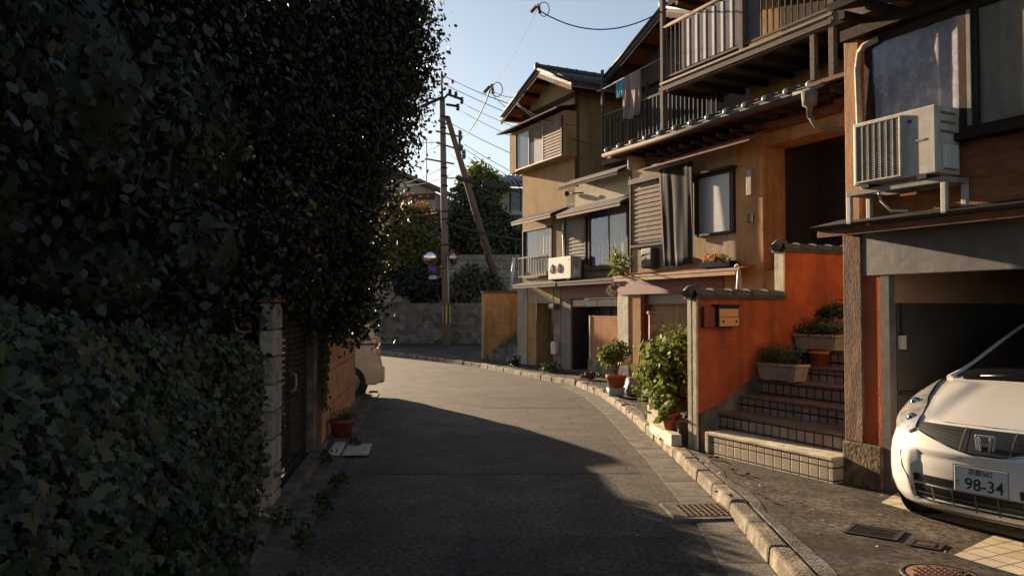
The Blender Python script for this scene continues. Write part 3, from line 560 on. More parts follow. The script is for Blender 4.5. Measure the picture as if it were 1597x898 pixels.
# side window
x0, x1, zb, zt = rb(F2, 1092, 1147, 280, 366); wn = B('window', METD, h2, (x0-.05, x0, -.06, -.001, zb-.05, zt+.05), (x1-.05, x1, -.06, -.001, zb-.05, zt+.05), (x0, x1-.05, -.06, -.001, zt, zt+.05), (x0, x1-.05, -.08, -.001, zb-.05, zb), bevel=.004)
B('frosted_pane', GLASSL, wn, (x0, x1-.05, -.03, -.012, zb, zt)); B('sash', METB, wn, (x1-.12, x1-.095, -.045, -.031, zb, zt)); B('window_hood', WOODD, wn, (x0-.6, x1+.1, -.22, -.001, zt+.055, zt+.09))
# open shutter leaf standing out left of the window
xm = F2.px(1078, 300)[0]; B('casement', METD, wn, (xm-.02, xm+.02, -.12, -.06, zb-.05, zt+.02), (xm+.16, xm+.19, -.06, -.012, zb, zt))
# meter box
x0, x1, zb, zt = rb(F2, 1003, 1020, 388, 419, -.15); mt = B('meter_box', mat('meter_grey', (.07, .055, .05), .6, (.05, .04, .035), 8, .5), h2, (x0, x1, -.22, -.001, zb, zt), bevel=.04); B('meter_window', GLASSL, mt, (x0-.004, x0-.0005, -.18, -.08, zb+.14, zt-.1))
# wall bracket box under eave (bleached board)
x0, x1, zb, zt = rb(F2, 987, 1042, 229, 245, -.3); B('bleached_board', CREAM, h2, (x0, x0+.05, -.45, -.001, zb-.28, zt), (x0+.051, x1+.1, -.45, -.40, zt-.03, zt), bevel=.004)
# little slatted canopy under the eave
b = MB(); a0, a1 = F2.px(1005, 262, -.5)[0], F2.px(1190, 215, -.5)[0]
for i in range(5): z = 4.56+i*.06; b.hexa([(a0+i*.25, -.62+i*.12, z), (a1-.2, -.62+i*.12, z+.02), (a1-.2, -.52+i*.12, z+.05), (a0+i*.25, -.52+i*.12, z+.03), (a0+i*.25, -.62+i*.12, z+.03), (a1-.2, -.62+i*.12, z+.05), (a1-.2, -.52+i*.12, z+.08), (a0+i*.25, -.52+i*.12, z+.06)])
sc = b.build('slat_canopy', WOODR, h2)
b = MB()
for i in range(9): x = a0+.3+i*(a1-a0-.6)/8; b.box(x, x+.05, -.66, -.001, 4.80, 4.86)
b.build('rafters', WOODD, sc)
# tiled eave roof
def tiled_roof(parent, u0, u1, y0, z0, y1, z1, m=TILE, pitch=.30, name='roof', th=.05, rad=.055, cap=True, round_ends=True, ec=None):
    """sloping roof from eave (y0,z0) to (y1,z1) with rows of round tiles"""
    b = MB(); b.hexa([(u0, y0, z0-th), (u1, y0, z0-th), (u1, y1, z1-th), (u0, y1, z1-th), (u0, y0, z0), (u1, y0, z0), (u1, y1, z1), (u0, y1, z1)])
    n = int((u1-u0)/pitch); ln = math.hypot(y1-y0, z1-z0); rows = max(2, int(ln/.26))
    for i in range(n+1):
        x = u0+(u1-u0)*i/n
        for r in range(rows):
            a = r/rows; c = (r+1)/rows; lift = .022
            b.tube([(x, y0+(y1-y0)*a-.004, z0+(z1-z0)*a+lift+.014), (x, y0+(y1-y0)*c, z0+(z1-z0)*c+lift-.006)], rad, 7)
    for r in range(rows):
        a = r/rows; b.box(u0, u1, y0+(y1-y0)*a-.01, y0+(y1-y0)*a+.02, z0+(z1-z0)*a+.002, z0+(z1-z0)*a+.018)
    o = b.build(name, m, parent)
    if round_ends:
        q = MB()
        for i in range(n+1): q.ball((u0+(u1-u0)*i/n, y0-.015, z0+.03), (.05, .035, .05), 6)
        q.build('tile_ends', ec or mat('tile_end', (.42, .40, .38), .35, (.25, .24, .23), 9, .6), o)  # pale colour paints the glints on the round tile ends
    return o
ue0, ue1 = F2.px(946, 232, -.75)[0], F2.px(1262, 136, -.75)[0]
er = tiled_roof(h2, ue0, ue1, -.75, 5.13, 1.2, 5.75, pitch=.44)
b = MB(); b.tube([(ue0-.05, -.80, 5.05), (ue1+.1, -.80, 5.00)], .05, 9); b.build('rain_gutter', METB, er)
B('soffit', WOODD, er, (ue0, 9.6, -.70, .0, 5.03, 5.06)); B('fascia', WOODR, er, (ue0, ue1, -.73, -.70, 4.98, 5.075))
b = MB()
for i in range(18): x = ue0+.15+i*.42; b.box(x, x+.06, -.69, -.04, 4.96, 5.029)
b.build('rafters', WOODD, er)
B('edge_board', WOODR, er, (ue1+.02, 9.6, -.8, -.2, 5.10, 5.16), (ue1+.02, 9.6, -.25, .3, 4.88, 4.98)); B('front_beam', WOODR, er, (ue0+.6, ue1, -.12, -.041, 4.80, 4.955))
hop = MB(); hx = ue1+.05; hop.lathe([(.04, 4.62), (.05, 4.78), (.11, 4.82), (.125, 5.02), (.10, 5.03), (.09, 4.9)], 14, (hx, -.80, 0)); hop.tube([(hx, -.80, 4.66), (hx+.02, -.7, 4.50), (hx+.25, -.4, 4.42)], .04, 8); hop.tube([(hx-.3, -.82, 5.06), (hx, -.80, 5.04), (hx+.25, -.78, 5.09)], .035, 8)
hop.build('rain_hopper', METG, er)
# upper storey set back + balcony
B('upper_wall', OCH, h2, (3.0, 9.6, .95, 1.2, 5.2, 8.4)); B('shade_door', WOODD, h2, (3.9, 5.4, .90, .948, 6.1, 8.0), label='dark timber doors behind the balcony')
by0, bz = -.50, 6.05; bu0, bu1 = 2.07, 6.25
bal = MB().box(bu0, bu1+2.4, by0, by0+.09, bz-.02, bz+.16).build('balcony', mat('balcony_timber', (.15, .105, .08), .8, (.08, .055, .04), 4, .8, .5, 40, stretch=(.8, 5, 5), grime=.3), h2, bevel=.006)
BT = MC['balcony_timber']
b = MB(); b.box(bu0-.05, bu1+.1, by0-.03, by0-.002, bz+.16, bz+.20); b.box(bu0, bu1+2.4, by0+.092, .94, bz+.06, bz+.10); b.build('deck', mat('corrugated_deck', (.17, .13, .09), .6, (.10, .075, .05), 30, .7, metal=.1, stretch=(1, .05, 1)), bal)
for i in range(8):
    x = bu0+.15+i*.62; B('joist', WOODD, bal, (x, x+.07, by0+.092, .93, bz-.06, bz+.058))
B('front_edge', BT, bal, (bu0-.05, bu1+.1, by0-.045, by0-.031, bz+.02, bz+.10))
for x, z0, z1, w in ((bu0-.04, 5.28, 8.3, .085), (F2.px(1153, 60, by0)[0], 6.2, 8.2, .10), (bu1+.02, 5.2, 8.3, .10), (F2.px(1264, 80, by0)[0], 5.1, 6.04, .09)):
    B('post', BT, bal, (x, x+w, by0-.015, by0+.075, z0, z1), bevel=.005)
b = MB(); b.tube([(bu0, by0+.03, 7.38), (bu1+.05, by0+.03, 7.38)], .035, 8); b.build('top_rail', BT, bal); B('bottom_rail', BT, bal, (bu0+.05, bu1+.02, by0+.01, by0+.05, bz+.27, bz+.31))
n = 30
for i in range(n):
    x = bu0+.12+(bu1-bu0-.2)*i/(n-1)
    if F2.px(1066, 100, by0)[0] < x < F2.px(1178, 60, by0)[0]: continue
    B('baluster', METB if i > 2 else BT, bal, (x, x+.022, by0+.015, by0+.04, bz+.31, 7.36))
# striped boards stood behind the rail
b1 = MB(); b2 = MB(); x = F2.px(1062, 100, by0)[0]; xe = F2.px(1150, 60, by0)[0]; k = 0
while x < xe:
    if k % 2 == 0: b1.box(x, x+.16, by0+.02, by0+.035, bz+.33, 7.34)
    else: b2.box(x, x+.065, by0+.012, by0+.03, bz+.33, 7.30)
    x += .17 if k % 2 == 0 else .07; k += 1
b1.build('screen_boards', mat('slate_board', (.10, .09, .11), .8, (.06, .055, .07), 6, .7), bal); b2.build('screen_strips', mat('white_strip', (.60, .56, .55), .7, (.45, .40, .38), 6, .6), bal)
x = F2.px(1158, 60, by0)[0]; B('screen_panel', mat('purple_board', (.07, .06, .08), .8), bal, (x, F2.px(1180, 60, by0)[0], by0+.06, by0+.08, bz+.33, 7.5))
ur = tiled_roof(h2, 2.1, 9.6, -.35, 8.05, 2.4, 9.1, pitch=.32, ec=TILE)
B('verge', WOODD, ur, (2.05, 9.6, -.33, .9, 7.86, 7.995))
for i in range(12): 
    if i < 12: B('rafter', WOODO, ur, (2.3+i*.4, 2.36+i*.4, -.33, .9, 7.79, 7.858))

# things hanging on / leaning at house 2
def cloth(name, label, cat, F, off, x0, x1, zt, zb, m, amp=.03, wl=.12, group=None, skew=0.):
    b = MB(); n = 22; q = 12; vs = []
    for i in range(n+1):
        for j in range(q+1):
            fx = i/n; fz = j/q; x = x0+(x1-x0)*fx+skew*fz*(1-fx); z = zt+(zb-zt)*fz; a = amp*(.35+.65*fz)
            k = noise.noise(Vector((fx*2.3, fz*.5, off*7))); vs.append((x, off+a*math.sin(fx*(x1-x0)/wl*6.28+5*k)*(1+k)+1.6*a*noise.noise(Vector((fx*5, fz*1.3, 2)))+.3*a*math.sin(fx*17+fz*5), z+.02*math.sin(fx*9)*fz))
    b.add(vs, [(i*(q+1)+j, (i+1)*(q+1)+j, (i+1)*(q+1)+j+1, i*(q+1)+j+1) for i in range(n) for j in range(q)], True)
    o = b.build(name, m); so_ = o.modifiers.new('thick', 'SOLIDIFY'); so_.thickness = .006
    o.location = F.O; o.rotation_euler = (0, 0, F.rz); return tag(o, label, cat, group)
tm = bpy.data.materials.new('striped_sheet'); tm.use_nodes = True; nn = tm.node_tree; pb = nn.nodes["Principled BSDF"]; pb.inputs["Roughness"].default_value = .8; pb.inputs["Specular IOR Level"].default_value = .12
tcn = nn.nodes.new("ShaderNodeTexCoord"); wvn = nn.nodes.new("ShaderNodeTexNoise"); wvn.inputs["Scale"].default_value = 3.2; wvn.inputs["Detail"].default_value = 3; mpn = nn.nodes.new("ShaderNodeMapping"); mpn.inputs["Scale"].default_value = (4.2, 1, .16)
nn.links.new(tcn.outputs["Object"], mpn.inputs[0]); nn.links.new(mpn.outputs[0], wvn.inputs["Vector"]); cr = nn.nodes.new("ShaderNodeValToRGB"); cr.color_ramp.elements[0].position = .66; cr.color_ramp.elements[0].color = (.02, .016, .016, 1); cr.color_ramp.elements[1].position = .70; cr.color_ramp.elements[1].color = (.38, .34, .30, 1)
nn.links.new(wvn.outputs["Fac"], cr.inputs[0]); nn.links.new(cr.outputs[0], pb.inputs["Base Color"])
ta, tb = F2.px(1029, 300, -.22)[0], F2.px(1082, 300, -.22)[0]
cloth('plastic_sheet', 'crumpled black and white plastic sheet hung from the wooden bar beside the shutter', 'sheet', F2, -.24, ta, tb, F2.px(1040, 262, -.22)[1], 2.56, tm, .014, .31, skew=.16)
b = MB(); b.bar((ta-.35, -.30, F2.px(1012, 262, -.3)[1]+.06), (tb+.15, -.30, F2.px(1012, 262, -.3)[1]+.17), .07, .09); B('x', WOODD, None) if False else None
o = b.build('curtain_bar', WOODD, h2)
# flower box on the canopy
x0, x1 = F2.px(1094, 405, -.25)[0], F2.px(1140, 405, -.25)[0]; fb = hframe(F2, 'flower_box', 'dark flower box with orange blossoms on the red canopy', 'flower box', loc=F2.W((x0+x1)/2, -.2, 2.45))
B('box', mat('navy_plastic', (.012, .012, .025), .9, spec=.1), fb, (-(x1-x0)/2, (x1-x0)/2, -.09, .09, 0.02, .13), bevel=.008)
herb(fb, (0, 0, .18), ((x1-x0)/2, .10, .07), 350, .04, LEAFH, SMALL, name='leaves'); herb(fb, (-.1, 0, .22), ((x1-x0)/2*.85, .10, .06), 260, .05, mat('orange_flower', (.60, .22, .05), .6, (.6, .3, .1), 6, .6, trans=.3), OVAL, name='blossom')
# umbrella hooked on the canopy end
Pu = F2.px(1160, 418, -.45); um_ = hframe(F2, 'umbrella', 'folded pale umbrella hooked on the end of the red canopy', 'umbrella', loc=F2.W(4.20, -.46, 2.42))
b = MB(); b.tube([(.0, 0, -.02), (-.02, 0, .04), (-.06, 0, .06), (-.10, 0, .03), (-.10, 0, -.01)], .012, 8); b.build('handle', WHT, um_)
b = MB(); b.lathe([(.012, -.03), (.035, -.07), (.065, -.45), (.05, -.52), (.008, -.58)], 8, (0, 0, 0)); b.build('canopy', mat('umbrella_cloth', (.35, .30, .30), .4, (.45, .35, .30), 6, .6, trans=.3), um_)
# plant on the left end of the canopy, and hanging grass
gpnt = hframe(F2, 'grass_plant', 'arching grass plant in a tin at the left end of the red canopy', 'plant', loc=F2.W(.30, -.30, 2.45))
b = MB(); b.lathe([(.06, 0), (.075, .09), (.06, .09), (.055, .02)], 12); b.build('tin', METG, gpnt)
P, N = clump_points([((0, 0, .22), (.34, .14, .2))], 90, 3, .02); leaves('blades', P, N, .34, BLADE, mat('grass_blade', (.12, .16, .03), .5, (.18, .18, .04), 3, .7, trans=.4), gpnt, -.3, .8)
hg = hframe(F2, 'hanging_plant', 'grey withered plant hanging below the canopy on the cream pillar', 'plant', loc=F2.W(.10, -.38, 2.15))
b = MB(); b.tube([(0, 0, .22), (0, 0, .02)], .006, 5); b.lathe([(.02, -.02), (.07, .0), (.08, .07), (.06, .07)], 12); b.build('bowl', METG, hg)
P, N = clump_points([((0, -.02, .0), (.13, .10, .14))], 160, 4, .02); leaves('foliage', P, N, .11, BLADE, mat('dry_leaf', (.20, .19, .12), .7, (.28, .25, .18), 5, .7, trans=.2), hg, .8, .9)

# =================================================================== HOUSE 3b and HOUSE 3
h3b = hframe(F3, 'house', 'brown timber house with laundry balcony and dark sloping gable in the middle of the row', 'house')
c3 = 2.80; d3 = 5.38
u = lambda px, off=0.: F3.px(px, 400, off)[0]
z = lambda px, py, off=0.: F3.px(px, py, off)[1]
# ground floor of 3b : garage
B('pillar', mat('lilac_grey_render', (.26, .20, .17), .9, (.17, .13, .11), 5, .7, .5, 60, grime=.4), h3b, (u(876), u(891), -.02, .4, .1, 2.36), bevel=.006)
B('lintel', MAROON, h3b, (u(876), u(962), -.045, .1, z(876, 466), 2.36)); B('shutter_box', CREAM, h3b, (u(892), u(930), .02, .12, z(892, 478), z(892, 468)), (u(931), u(960), .02, .12, z(892, 478), z(892, 468)), bevel=.01)
bx = [(u(892), u(963), .50, .55, .1, z(892, 466))]
for i in range(5): x = u(893)+(u(963)-u(893))*i/4; bx.append((x-.015, x+.015, .48, .499, .1, z(892, 478)))
B('garage_door', mat('garage_black', (.025, .022, .022), .6, (.015, .013, .013), 5, .6), h3b, *bx); B('jamb', METD, h3b, (u(891)+.002, u(893), .0, .5, .1, z(892, 479)))
B('side_wall', TAN, h3b, (u(963), uP0+5.6, .35, .6, .1, 2.36))
B('threshold', CONCD, h3b, (u(892), u(963), -.1, .5, .1, .13))
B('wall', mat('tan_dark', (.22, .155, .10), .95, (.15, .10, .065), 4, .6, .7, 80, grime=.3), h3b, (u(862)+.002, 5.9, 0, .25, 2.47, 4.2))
B('wall', mat('cream_wall', (.50, .45, .36), .9, (.40, .35, .27), 4, .5, .5, 60, grime=.15), h3b, (u(884), 5.9, 0, .25, 4.2, 4.95), label='pale painted wall strip between the two lean-to roofs')
x0, x1, zb, zt = rb(F3, 885, 916, 345, 412); sh = B('shutter', mat('shutter_grey', (.20, .17, .14), .7, (.12, .10, .08), 5, .7, spec=.2, grime=.3), h3b, *[(x0, x1, -.05-.014*(i % 2), -.002, zb+(zt-zb)*i/24, zb+(zt-zb)*(i+.95)/24) for i in range(24)])
B('frame', METB, sh, (x0-.05, x0-.002, -.09, -.002, zb-.05, zt+.02), (x1+.002, x1+.05, -.09, -.002, zb-.05, zt+.02))
x0, x1, zb, zt = rb(F3, 923, 983, 332, 415); wn = B('window', METB, h3b, (x0-.06, x0, -.08, -.002, zb-.06, zt+.06), (x1-.06, x1, -.08, -.002, zb-.06, zt+.06), (x0, x1-.06, -.08, -.002, zt, zt+.06), (x0, x1-.06, -.09, -.002, zb-.06, zb), bevel=.004)
xm = x0+(x1-x0)*.50; curtain(wn, x0+.02, xm, -.02, zb+.01, zt, mat('blue_curtain', (.10, .10, .42), .9, (.05, .05, .22), 6, .7), .02, .12); curtain(wn, xm+.02, x1-.06, -.015, zb+.01, zt, mat('sheer_curtain', (.32, .27, .21), .9, (.25, .20, .16), 5, .6), .006, .3); B('sash', METL, wn, (xm, xm+.018, -.07, -.045, zb, zt)); pane(wn, x0, x1-.06, -.055, zb, zt)
B('cross_beam', METB, h3b, (u(918), 5.5, -.12, -.001, 2.66, 2.72))
def slab(F, parent, name, x0, x1, yf, zf, yb, zb, m, th=.035, edge=None, em=None):
    b = MB(); b.hexa([(x0, yf, zf-th), (x1, yf, zf-th), (x1, yb, zb-th), (x0, yb, zb-th), (x0, yf, zf), (x1, yf, zf), (x1, yb, zb), (x0, yb, zb)]); o = b.build(name, m, parent)
    if em: B('fascia', em, o, (x0+.02, x1-.02, yf+.01, yf+.03, zf-th-.07, zf-th-.002)); 
    b = MB(); n = int((x1-x0)/.45)
    for i in range(n): x = x0+.2+i*.45; b.hexa([(x, yf+.04, zf-th-.06), (x+.04, yf+.04, zf-th-.06), (x+.04, yb, zb-th-.06), (x, yb, zb-th-.06), (x, yf+.04, zf-th-.002), (x+.04, yf+.04, zf-th-.002), (x+.04, yb, zb-th-.002), (x, yb, zb-th-.002)])
    b.build('rafters', WOODD, o); return o
slab(F3, h3b, 'lean_to_roof', F3.px(867, 336, -.5)[0], 5.6, -.5, F3.px(867, 335, -.5)[1], 0, F3.px(867, 335, -.5)[1]+.22, METG, em=WOODR)
slab(F3, h3b, 'lean_to_roof', F3.px(870, 290, -.5)[0], 5.5, -.5, 4.88, 0, 5.10, METG, em=WOODD)
slab(F3, h3b, 'garage_canopy', F3.px(868, 440, -.5)[0], 5.35, -.50, 2.40, 0, 2.50, METD, em=METB)
b = MB(); b.tube([(u(895), -.12, 4.72), (u(900), -.15, 4.70), (u(915), -.10, 4.66)], .02, 6); b.ball((u(890), -.12, 4.74), .07, 6); b.build('lamp_bracket', METD, h3b)
# balcony with laundry
BW = mat('weathered_balcony', (.10, .075, .065), .8, (.06, .045, .04), 5, .7)
b0, b1 = 4.12, 8.3; ba = MB().box(b0, b1, -.05, 1.5, 5.22, 5.36).build('balcony', BW, h3b)
B('top_rail', BW, ba, (b0, b1, -.04, .0, 6.42, 6.47)); B('post', BW, ba, (b0, b0+.06, -.05, .01, 5.36, 7.6)); B('post', BW, ba, (b0+.0, b0+.05, 1.3, 1.36, 5.36, 7.5))
for i in range(30): x = b0+.14+i*.139; B('baluster', METD if i % 7 else BW, ba, (x, x+.028, -.035, -.01, 5.37, 6.415))
for i in range(8): B('baluster', METD, ba, (b0+.01, b0+.035, .1+i*.16, .125+i*.16, 5.37, 6.415))
b = MB(); b.tube([(b0-.2, -.02, 7.12), (b1-1.6, -.02, 7.22)], .018, 7); b.build('drying_pole', METL, ba)
B('back_wall', mat('purple_brown_board', (.12, .085, .075), .85, (.08, .055, .05), 4, .7, .3, 40), h3b, (3.0, 8.2, 1.5, 1.7, 5.2, 7.55))
B('window', DARKIN, h3b, (5.0, 6.3, 1.46, 1.498, 5.9, 7.2)); B('window_edge', mat('pale_edge', (.45, .43, .45), .6), h3b, (6.31, 6.5, 1.45, 1.498, 5.9, 7.25))
lx = lambda px: F3.px(px, 160, -.05)[0]
cloth('towel', 'small turquoise towel on the drying pole of the middle balcony', 'laundry', F3, -.05, lx(961), lx(976), 7.14, 6.72, mat('turquoise_cloth', (.06, .28, .42), .9, (.05, .22, .35), 6, .5), .02, .2, 'laundry on the middle balcony')
cloth('towel', 'long brownish towel hanging beside the turquoise one on the balcony', 'laundry', F3, -.07, lx(975), lx(1000), 7.16, 6.12, mat('brown_cloth', (.24, .18, .16), .9, (.18, .13, .12), 6, .5), .03, .22, 'laundry on the middle balcony', skew=-.1)
cloth('sheet', 'dark navy sheet hanging at the right of the towels on the balcony', 'laundry', F3, .9, lx(1000), lx(1024), 7.4, 6.4, mat('navy_cloth', (.03, .035, .07), .9), .03, .22, 'laundry on the middle balcony')
def gable(parent, uc, zr, ul, zl, ur_, zr_, y0, y1, wallm, wl, wr, zwall, soff, name='roof', tile=TILE):
    rf = None
    for (ua, za, sgn) in ((ul, zl, -1), (ur_, zr_, 1)):
        b = MB(); th = .10
        pts = [(ua, za), (uc, zr)] if sgn < 0 else [(uc, zr), (ua, za)]
        b.prism([(pts[0][0], pts[0][1]), (pts[1][0], pts[1][1]), (pts[1][0], pts[1][1]+th), (pts[0][0], pts[0][1]+th)], y0, y1, 'y')
        ln = math.hypot(ua-uc, za-zr); rows = int(ln/.27); n = int((y1-y0)/.28)
        for i in range(n+1):
            y = y0+(y1-y0)*i/n; b.tube([(ua, y, za+th+.02), (uc, y, zr+th+.02)], .045, 6)
        for r in range(rows): a = r/rows; x = ua+(uc-ua)*a; zz = za+(zr-za)*a; b.box(x-.015, x+.015, y0, y1, zz+th, zz+th+.02)
        o = b.build(name, tile, parent); rf = rf or o
        # barge board and orange soffit between rafters
        b = MB(); b.prism([(pts[0][0], pts[0][1]-.12), (pts[1][0], pts[1][1]-.12), (pts[1][0], pts[1][1]-.002), (pts[0][0], pts[0][1]-.002)], y0+.0, y0+.035, 'y'); b.build('barge_board', WOODD if sgn < 0 else WOODB, o)
        b = MB(); b.prism([(pts[0][0], pts[0][1]-.03), (pts[1][0], pts[1][1]-.03), (pts[1][0], pts[1][1]-.002), (pts[0][0], pts[0][1]-.002)], y0+.036, y1-.05, 'y'); b.build('soffit', soff, o)
        b = MB()
        for k in range(4):
            t0 = .12+k*.26; x = ua+(uc-ua)*t0; zz = za+(zr-za)*t0; b.box(x-.035, x+.035, y0+.036, y1-.2, zz-.14, zz-.031)
        b.build('purlins', WOODD, o)
    b = MB(); b.tube([(uc, y0-.02, zr+.17), (uc, y1, zr+.17)], .085, 9); b.ball((uc, y0-.03, zr+.19), (.09, .05, .10), 8)
    for i in range(int((y1-y0)/.3)): b.tube([(uc, y0+i*.3, zr+.175), (uc, y0+i*.3+.03, zr+.175)], .10, 9)
    b.build('ridge', tile, rf)
    b = MB(); zc = lambda x: zl+(zr-zl)*(x-ul)/(uc-ul) if x < uc else zr_+(zr-zr_)*(ur_-x)/(ur_-uc)
    b.prism([(wl, zwall), (wr, zwall), (wr, zc(wr)-.03), (uc, zr-.03), (wl, zc(wl)-.03)], 0 if y0 < 0 else y0+.6, .22 if y0 < 0 else y0+.8, 'y'); b.build('gable_wall', wallm, parent); return rf
gable(h3b, 5.55, 8.72, 2.75, 7.58, 8.4, 7.58, .75, 5.5, MC['purple_brown_board'], 3.1, 8.1, 7.4, WOODO)

h3 = hframe(F3, 'house', 'tall narrow golden house with tiled gable and boxed bay window at the bend', 'house')
w0, w1 = -.20, 2.80
b = MB(); b.box(w0, w1, .0, .25, 4.2, 7.42); b.build('front_wall', TAN2, h3); B('side_wall', TAN2, h3, (w1-.2, w1, .252, 5, 2.4, 7.42), (w0, w0+.2, .252, 5, 2.4, 7.42))
B('corner_board', WOODR, h3, (w1+.002, w1+.03, -.02, .10, 4.9, 7.45)); B('cross_board', WOODD, h3, (w0, w1, -.03, -.001, 7.26, 7.40))
rf3 = gable(h3, F3.px(838, 112, -.5)[0], F3.px(838, 114, -.5)[1], F3.px(781, 187, -.5)[0], F3.px(781, 188, -.5)[1], 3.45, 7.34, -.5, 4.8, TAN2, w0, w1, 7.41, mat('soffit_orange', (.50, .16, .05), .8, (.33, .10, .035), 5, .6, stretch=(1, 6, 1)))
# bay window
bo = -.36; x0 = F3.px(795, 240, bo)[0]; x1 = F3.px(881, 240, bo)[0]; zb = F3.px(795, 272, bo)[1]; zt = F3.px(795, 210, bo)[1]
bay = MB().box(x0, x1, bo, -.001, zb, zt).build('bay_window', TAN2, h3)
b = MB(); b.hexa([(x0-.28, bo-.30, zt+.0), (x1+.10, bo-.30, zt+.0), (x1+.10, 0, zt+.14), (x0-.28, 0, zt+.14), (x0-.28, bo-.30, zt+.04), (x1+.10, bo-.30, zt+.04), (x1+.10, 0, zt+.18), (x0-.28, 0, zt+.18)]); b.build('bay_roof', WOODD, bay)
gx0, gx1 = F3.px(807, 240, bo)[0], F3.px(877, 240, bo)[0]; gz0 = F3.px(807, 263, bo)[1]; gz1 = F3.px(807, 210, bo)[1]-.02
B('frame', METB, bay, (gx0-.04, gx0, bo-.05, bo-.001, gz0-.04, gz1), (gx1, gx1+.05, bo-.05, bo-.001, gz0-.04, gz1)); B('sill', METL, bay, (gx0-.04, gx1+.05, bo-.06, bo-.001, gz0-.08, gz0-.041))
g1, g2 = F3.px(827, 240, bo)[0], F3.px(849, 240, bo)[0]
B('dark_glass', glassmat('blue_glass', (.05, .06, .10), .1), bay, (gx0, g1-.03, bo-.02, bo-.002, gz0-.04, gz1)); B('sash', METL, bay, (g1-.03, g1, bo-.045, bo-.002, gz0-.04, gz1), (g2-.03, g2, bo-.045, bo-.002, gz0-.04, gz1)); B('curtain', mat('white_curtain', (.55, .53, .52), .9, (.40, .38, .40), 5, .6), bay, (g1, g2-.03, bo-.012, bo-.002, gz0-.04, gz0+(gz1-gz0)*.60)); B('blind', mat('brown_blind', (.20, .14, .10), .9), bay, (g1, g2-.03, bo-.012, bo-.002, gz0+(gz1-gz0)*.60, gz1))
B('shutter', MC['shutter_beige'], bay, *[(g2, gx1, bo-.03-.012*(i % 2), bo-.002, gz0-.04+(gz1-gz0)*i/24, gz0-.04+(gz1-gz0)*(i+.95)/24) for i in range(25)])
# middle floor
slab(F3, h3, 'lean_to_roof', F3.px(799, 345, -.5)[0]-.1, u(884), -.5, 4.22, 0, 4.42, METD, em=WOODR)
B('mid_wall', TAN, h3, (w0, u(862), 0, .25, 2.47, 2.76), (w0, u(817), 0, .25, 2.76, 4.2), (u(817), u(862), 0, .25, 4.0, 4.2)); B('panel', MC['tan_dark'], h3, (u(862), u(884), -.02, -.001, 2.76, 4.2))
x0, x1, zb, zt = rb(F3, 818, 861, 362, 432); wn = B('window', METD, h3, (x0-.05, x0, -.05, .06, zb-.05, zt+.04), (x1, x1+.05, -.05, .06, zb-.05, zt+.04), (x0, x1, -.05, .06, zb-.05, zb), (x0, x1, -.05, .06, zt, zt+.04))
curtain(wn, x0, x0+(x1-x0)*.45, .05, zb, zt, MC['white_curtain'], .02, .2); B('dark_panel', DARKIN, wn, (x0, x1, .12, .14, zb, zt)); curtain(wn, x0+(x1-x0)*.45, x1, .07, zb, zt, MC['beige_curtain'], .01, .2); pane(wn, x0, x1, .02, zb, zt)
rl = B('railing', METD, h3, (x0-.02, x1+.04, -.20, -.17, zb+.52, zb+.56), (x0-.02, x1+.04, -.20, -.17, zb-.02, zb+.02))
for i in range(11): xx = x0+(x1-x0)*i/10; B('baluster', METD, rl, (xx-.009, xx+.009, -.195, -.175, zb+.02, zb+.52))
slab(F3, h3, 'garage_canopy', .12, F3.px(866, 440, -.5)[0], -.5, 2.40, 0, 2.50, METG, em=METB)
# ground floor
B('pillar', CREAM if False else mat('grey_cream_render', (.36, .30, .23), .92, (.24, .19, .15), 4, .7, .5, 60, grime=.4), h3, (u(808), u(823), -.02, .5, .1, 2.36), bevel=.006); B('pillar', OCH, h3, (u(823)+.002, u(836), 0, .5, .1, z(823, 473)))
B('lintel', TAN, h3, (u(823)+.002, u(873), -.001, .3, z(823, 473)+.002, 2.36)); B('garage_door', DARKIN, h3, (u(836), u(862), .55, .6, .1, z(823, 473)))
bx = [(u(836)+.03+i*.13, u(836)+.05+i*.13, .53, .549, .1, 2.0) for i in range(8)]; B('door_slats', METD, h3, *bx)
B('pillar', mat('brown_render', (.28, .20, .14), .92, (.18, .13, .09), 4, .7, .5, 60, grime=.4), h3, (u(863), u(875), -.01, .4, .1, z(863, 472)), bevel=.006)
b = MB(); b.tube([(u(838), -.03, 2.0), (u(838), -.03, 1.35)], .012, 6); b.build('pull_cord', WHT, h3)
em_ = B('meter', WHTD, h3, (u(865), u(873), -.14, -.011, z(865, 552), z(865, 532)), bevel=.03); B('meter_dial', GLASSL, em_, (u(867), u(871), -.15, -.141, z(865, 546), z(865, 537)), bevel=.01)
b = MB(); b.tube([(u(869), -.07, .12), (u(869), -.07, 1.0)], .02, 6); b.tube([(u(866), -.06, 2.36), (u(866), -.06, 1.2)], .018, 6); b.build('meter_pipe', METL, h3)
B('wall_lamp', METG, h3, (u(865), u(873), -.2, -.011, z(865, 482), z(865, 474)), bevel=.02)
ac2 = hframe(F3, 'air_conditioner', 'small cream outdoor unit with round fan on the far garage canopy', 'air conditioner', loc=F3.W(F3.px(855, 420, -.42)[0], -.42, 2.45))
wq = F3.px(890, 420, -.42)[0]-F3.px(855, 420, -.42)[0]; air_con(ac2, wq, .32, .60, 0, 0, True); B('badge', MC['badge_blue'], ac2, (wq-.14, wq-.11, -.004, -.001, .5, .53))
b = MB(); b.tube([(u(884), -.06, 4.05), (u(882), -.08, 3.9), (u(883), -.07, 3.1), (u(884), -.1, 2.75)], .025, 8); o = b.build('refrigerant_pipe', WHT); o.location = F3.O; o.rotation_euler = (0, 0, F3.rz); tag(o, 'white pipe running down to the small far outdoor unit', 'pipe')
